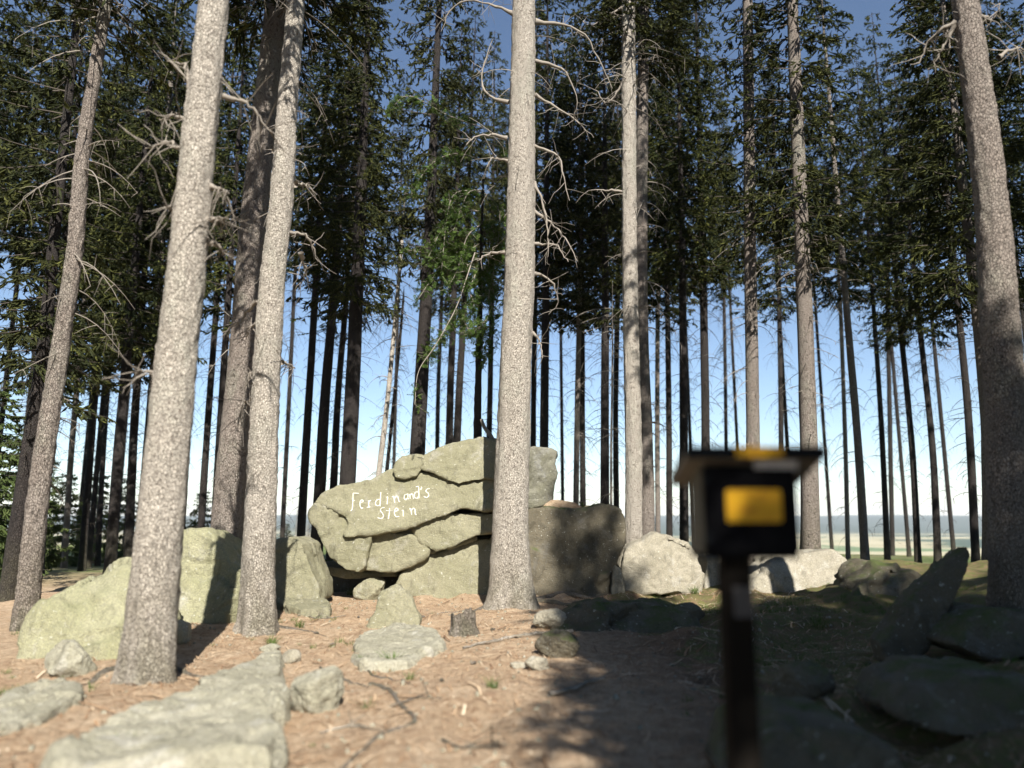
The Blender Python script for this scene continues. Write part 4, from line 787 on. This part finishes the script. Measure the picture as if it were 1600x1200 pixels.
# stump
sb = gpt(720, 996); G = Geo(); th = np.arange(40) / 40 * 6.283; rr = .16 + .03 * np.cos(3 * th) + .012 * np.cos(9 * th); zz = np.linspace(-.05, 1, 14); v = []
for z in zz:
    hh = (.27 + .07 * np.cos(th + 1) + .03 * np.cos(3 * th + 2) + .012 * np.cos(11 * th)); k_ = rr * (1.25 - .3 * min(max(z, 0) * 2.5, 1)) + .010 * np.cos(17 * th + z * 2); v.append(np.stack([np.cos(th) * k_, np.sin(th) * k_, hh * z], -1))
v = np.concatenate(v); i = np.arange(13)[:, None] * 40; j = np.arange(40)[None]; k = (j + 1) % 40; G.add(v, np.stack([i + j, i + k, i + 40 + k, i + 40 + j], -1).reshape(-1, 4))
inn = v[-40:] * np.array([.8, .8, 1]) - np.array([0, 0, .10]); G.add(np.concatenate([v[-40:], inn]), np.array([[a, (a + 1) % 40, 40 + (a + 1) % 40, 40 + a] for a in range(40)])); G.add(np.concatenate([inn, inn * .4 - [0, 0, .02]]), np.array([[a, (a + 1) % 40, 40 + (a + 1) % 40, 40 + a] for a in range(40)]))
G.add(inn * .4 - [0, 0, .02], np.array([[0, 13, 26, 27], [0, 5, 9, 13], [13, 17, 22, 26], [27, 31, 35, 39]]))
tag(link('tree_stump', G.mesh('tree_stump', M['bark_mid']), None, (sb.x, sb.y + .15, sb.z)), 'small weathered broken stump standing on the litter left of the front spruce', 'stump')

# ------------------------------------------------------------------ litter and grass
def strips(n, xr, yr, lmin, lmax, w, seed, lift=.004, arc=.02):
    r = np.random.default_rng(seed); x = r.uniform(*xr, n); y = r.uniform(*yr, n); a = r.uniform(0, 6.28, n); l = r.uniform(lmin, lmax, n) * r.random(n) ** .6; ww = w * r.uniform(.5, 1.4, n)
    pts = []
    for s, k in ((-.5, 0), (0, 1), (.5, 0)):
        px = x + np.cos(a + .3 * (s)) * l * s; py = y + np.sin(a + .3 * s) * l * s; pz = height(px, py) + lift + (arc * l / lmax if k else 0)
        for sg in (-1, 1): pts.append(np.stack([px - np.sin(a) * ww * sg, py + np.cos(a) * ww * sg, pz], -1))
    v = np.stack(pts, 1).reshape(-1, 3); b = np.arange(n)[:, None] * 6; f = np.concatenate([b + [0, 1, 3, 2], b + [2, 3, 5, 4]]); return v, f
t = NT('needle_litter'); gg = t.N('ShaderNodeNewGeometry'); M['litter'] = t.col(t.ramp(gg.outputs['Random Per Island'], [(0, (.14, .08, .045)), (.4, (.33, .20, .11)), (.75, (.5, .36, .23)), (1, (.62, .52, .38))]), .85)
v1, f1 = strips(40000, (-5.5, 4.5), (4.2, 15.6), .02, .09, .0022, 1); v2, f2 = strips(6500, (-5.5, 5), (4.5, 15.6), .06, .34, .0045, 2, .008, .03)
v3, f3 = strips(420, (-5, 4.5), (5, 15.6), .2, .7, .0085, 3, .016, .03)
o = link('needle_litter', mesh_np('needle_litter', np.concatenate([v1, v2, v3]), np.concatenate([f1, f2 + len(v1), f3 + len(v1) + len(v2)]), M['litter'], False)); tag(o, 'brown needles and twigs covering the path', 'litter', kind='stuff')
# cones
gc = Geo(); gc.tube([(0, -.045, 0), (0, -.03, 0), (0, 0, 0), (0, .03, 0), (0, .05, 0)], [.006, .016, .019, .014, .003], 10); cone = gc.mesh('spruce_cone', M['bark_mid'])
for k, (x, y) in enumerate([(453, 955), (494, 993), (520, 1010), (560, 968), (660, 965), (770, 985), (690, 1070), (620, 1000), (740, 1040)]):
    p = gpt(x, y, .015); o = link('spruce_cone', cone, None, p); o.rotation_euler = (0, 0, k * 1.1); tag(o, 'brown spruce cone lying on the needle litter of the path', 'cone', 'spruce cones on the path')
def tuft(n, rad, h, seed):
    r = np.random.default_rng(seed); v = []
    for _ in range(n):
        a = r.uniform(0, 6.28); b = rad * r.random() ** .5; p = np.array([math.cos(a) * b, math.sin(a) * b, -.01]); d = np.array([math.cos(a), math.sin(a), 0]) * r.uniform(.1, .8) + r.normal(0, .2, 3); d[2] = 1; l = h * r.uniform(.5, 1.1); s = np.array([-d[1], d[0], 0]); s = s / (np.linalg.norm(s) + 1e-9) * .003
        m = p + d * l * .5; e = p + d * l * .8 + np.array([d[0], d[1], 0]) * l * .5; v += [p - s, p + s, m + s * .8, m - s * .8, m - s * .8, m + s * .8, e, e]
    v = np.array(v); v[7::8] += .0005; return v, np.arange(len(v)).reshape(-1, 4)
TU = [mesh_np('grass_tuft', *tuft(60, .06, .16, s), M['grass'], False) for s in (1, 2, 3)]
for k, (x, y, s, lab) in enumerate([(612, 1042, 1.2, 'green grass tuft at the front edge of the speckled slab'), (547, 930, 1.3, 'bright grass tuft in the mouth of the hollow under the rock'), (770, 1075, .8, 'small green sprout on the open litter in the middle'), (641, 1062, .7, 'tiny grass sprout right of the forked root'), (424, 1008, 1.0, 'grass tuft above the small white stone'), (185, 1200, 1.5, 'blurred grass tuft at the bottom of the large foreground slab'), (1060, 925, 1.4, 'sunny grass tuft under the lumpy pale boulder'), (1085, 930, 1.2, 'sunny grass tuft between lumpy boulder and box post'), (565, 1036, .7, 'little grass tuft at the left end of the speckled slab'), (468, 980, .9, 'thin grass tuft right of the slim spruce foot'), (822, 950, 1.0, 'moss green tuft at the front spruce roots'), (1280, 985, 1.5, 'grass clump in a sun fleck below the long sunlit boulder'), (905, 962, 1.2, 'grass tuft in the shade right of the front spruce')]):
    o = link('grass_tuft', TU[k % 3], None, gpt(x, y)); o.scale = (s, s, s); o.rotation_euler = (0, 0, k); tag(o, lab, 'grass')
for k, (x, y) in enumerate([(908, 792), (893, 796)]):
    p = at(x, y, 15.9); o = link('grass_tuft', TU[k], None, p); o.scale = (1.3, 1.3, 1.1); tag(o, ('grass tuft on the earthy ledge beside the stone pillar', 'smaller grass tuft on the earthy ledge, nearer the pillar')[k], 'grass')
# low ground cover
r = np.random.default_rng(9); V = []; n = 0; bv, bf = tuft(14, .05, .09, 8)
xs = np.concatenate([r.uniform(1.2, 8, 1500), r.uniform(-7, -1.2, 450)]); ys = r.uniform(5, 16, 1950); nz = vnoise(np.stack([xs * .9, ys * .9, xs * 0], -1)); keep = nz > .02; xs, ys = xs[keep], ys[keep]; hs = height(xs, ys)
for a, b, c in zip(xs, ys, hs):
    th_ = r.uniform(0, 6.28); s = r.uniform(.5, 1.3); Rm = np.array([[math.cos(th_), -math.sin(th_), 0], [math.sin(th_), math.cos(th_), 0], [0, 0, 1]]); V.append(bv @ Rm.T * s + [a, b, c])
V = np.concatenate(V); o = link('ground_grass', mesh_np('ground_grass', V, np.arange(len(V)).reshape(-1, 4), M['grass'], False)); tag(o, 'sparse short grass and moss growing between the stones', 'grass', kind='stuff')
# earthy ledge between pillar and round boulder
lg = boulder(Z1([(1150, 400), (1190, 365), (1230, 362), (1300, 378), (1345, 398), (1350, 440), (1150, 440)]), 15.7, .9, 'rock_shaded', 'earthy grass grown ledge between the grey pillar and the round dark boulder', vox=.035, it=8, seed=70); lg.data.materials.clear(); lg.data.materials.append(M['ground'])
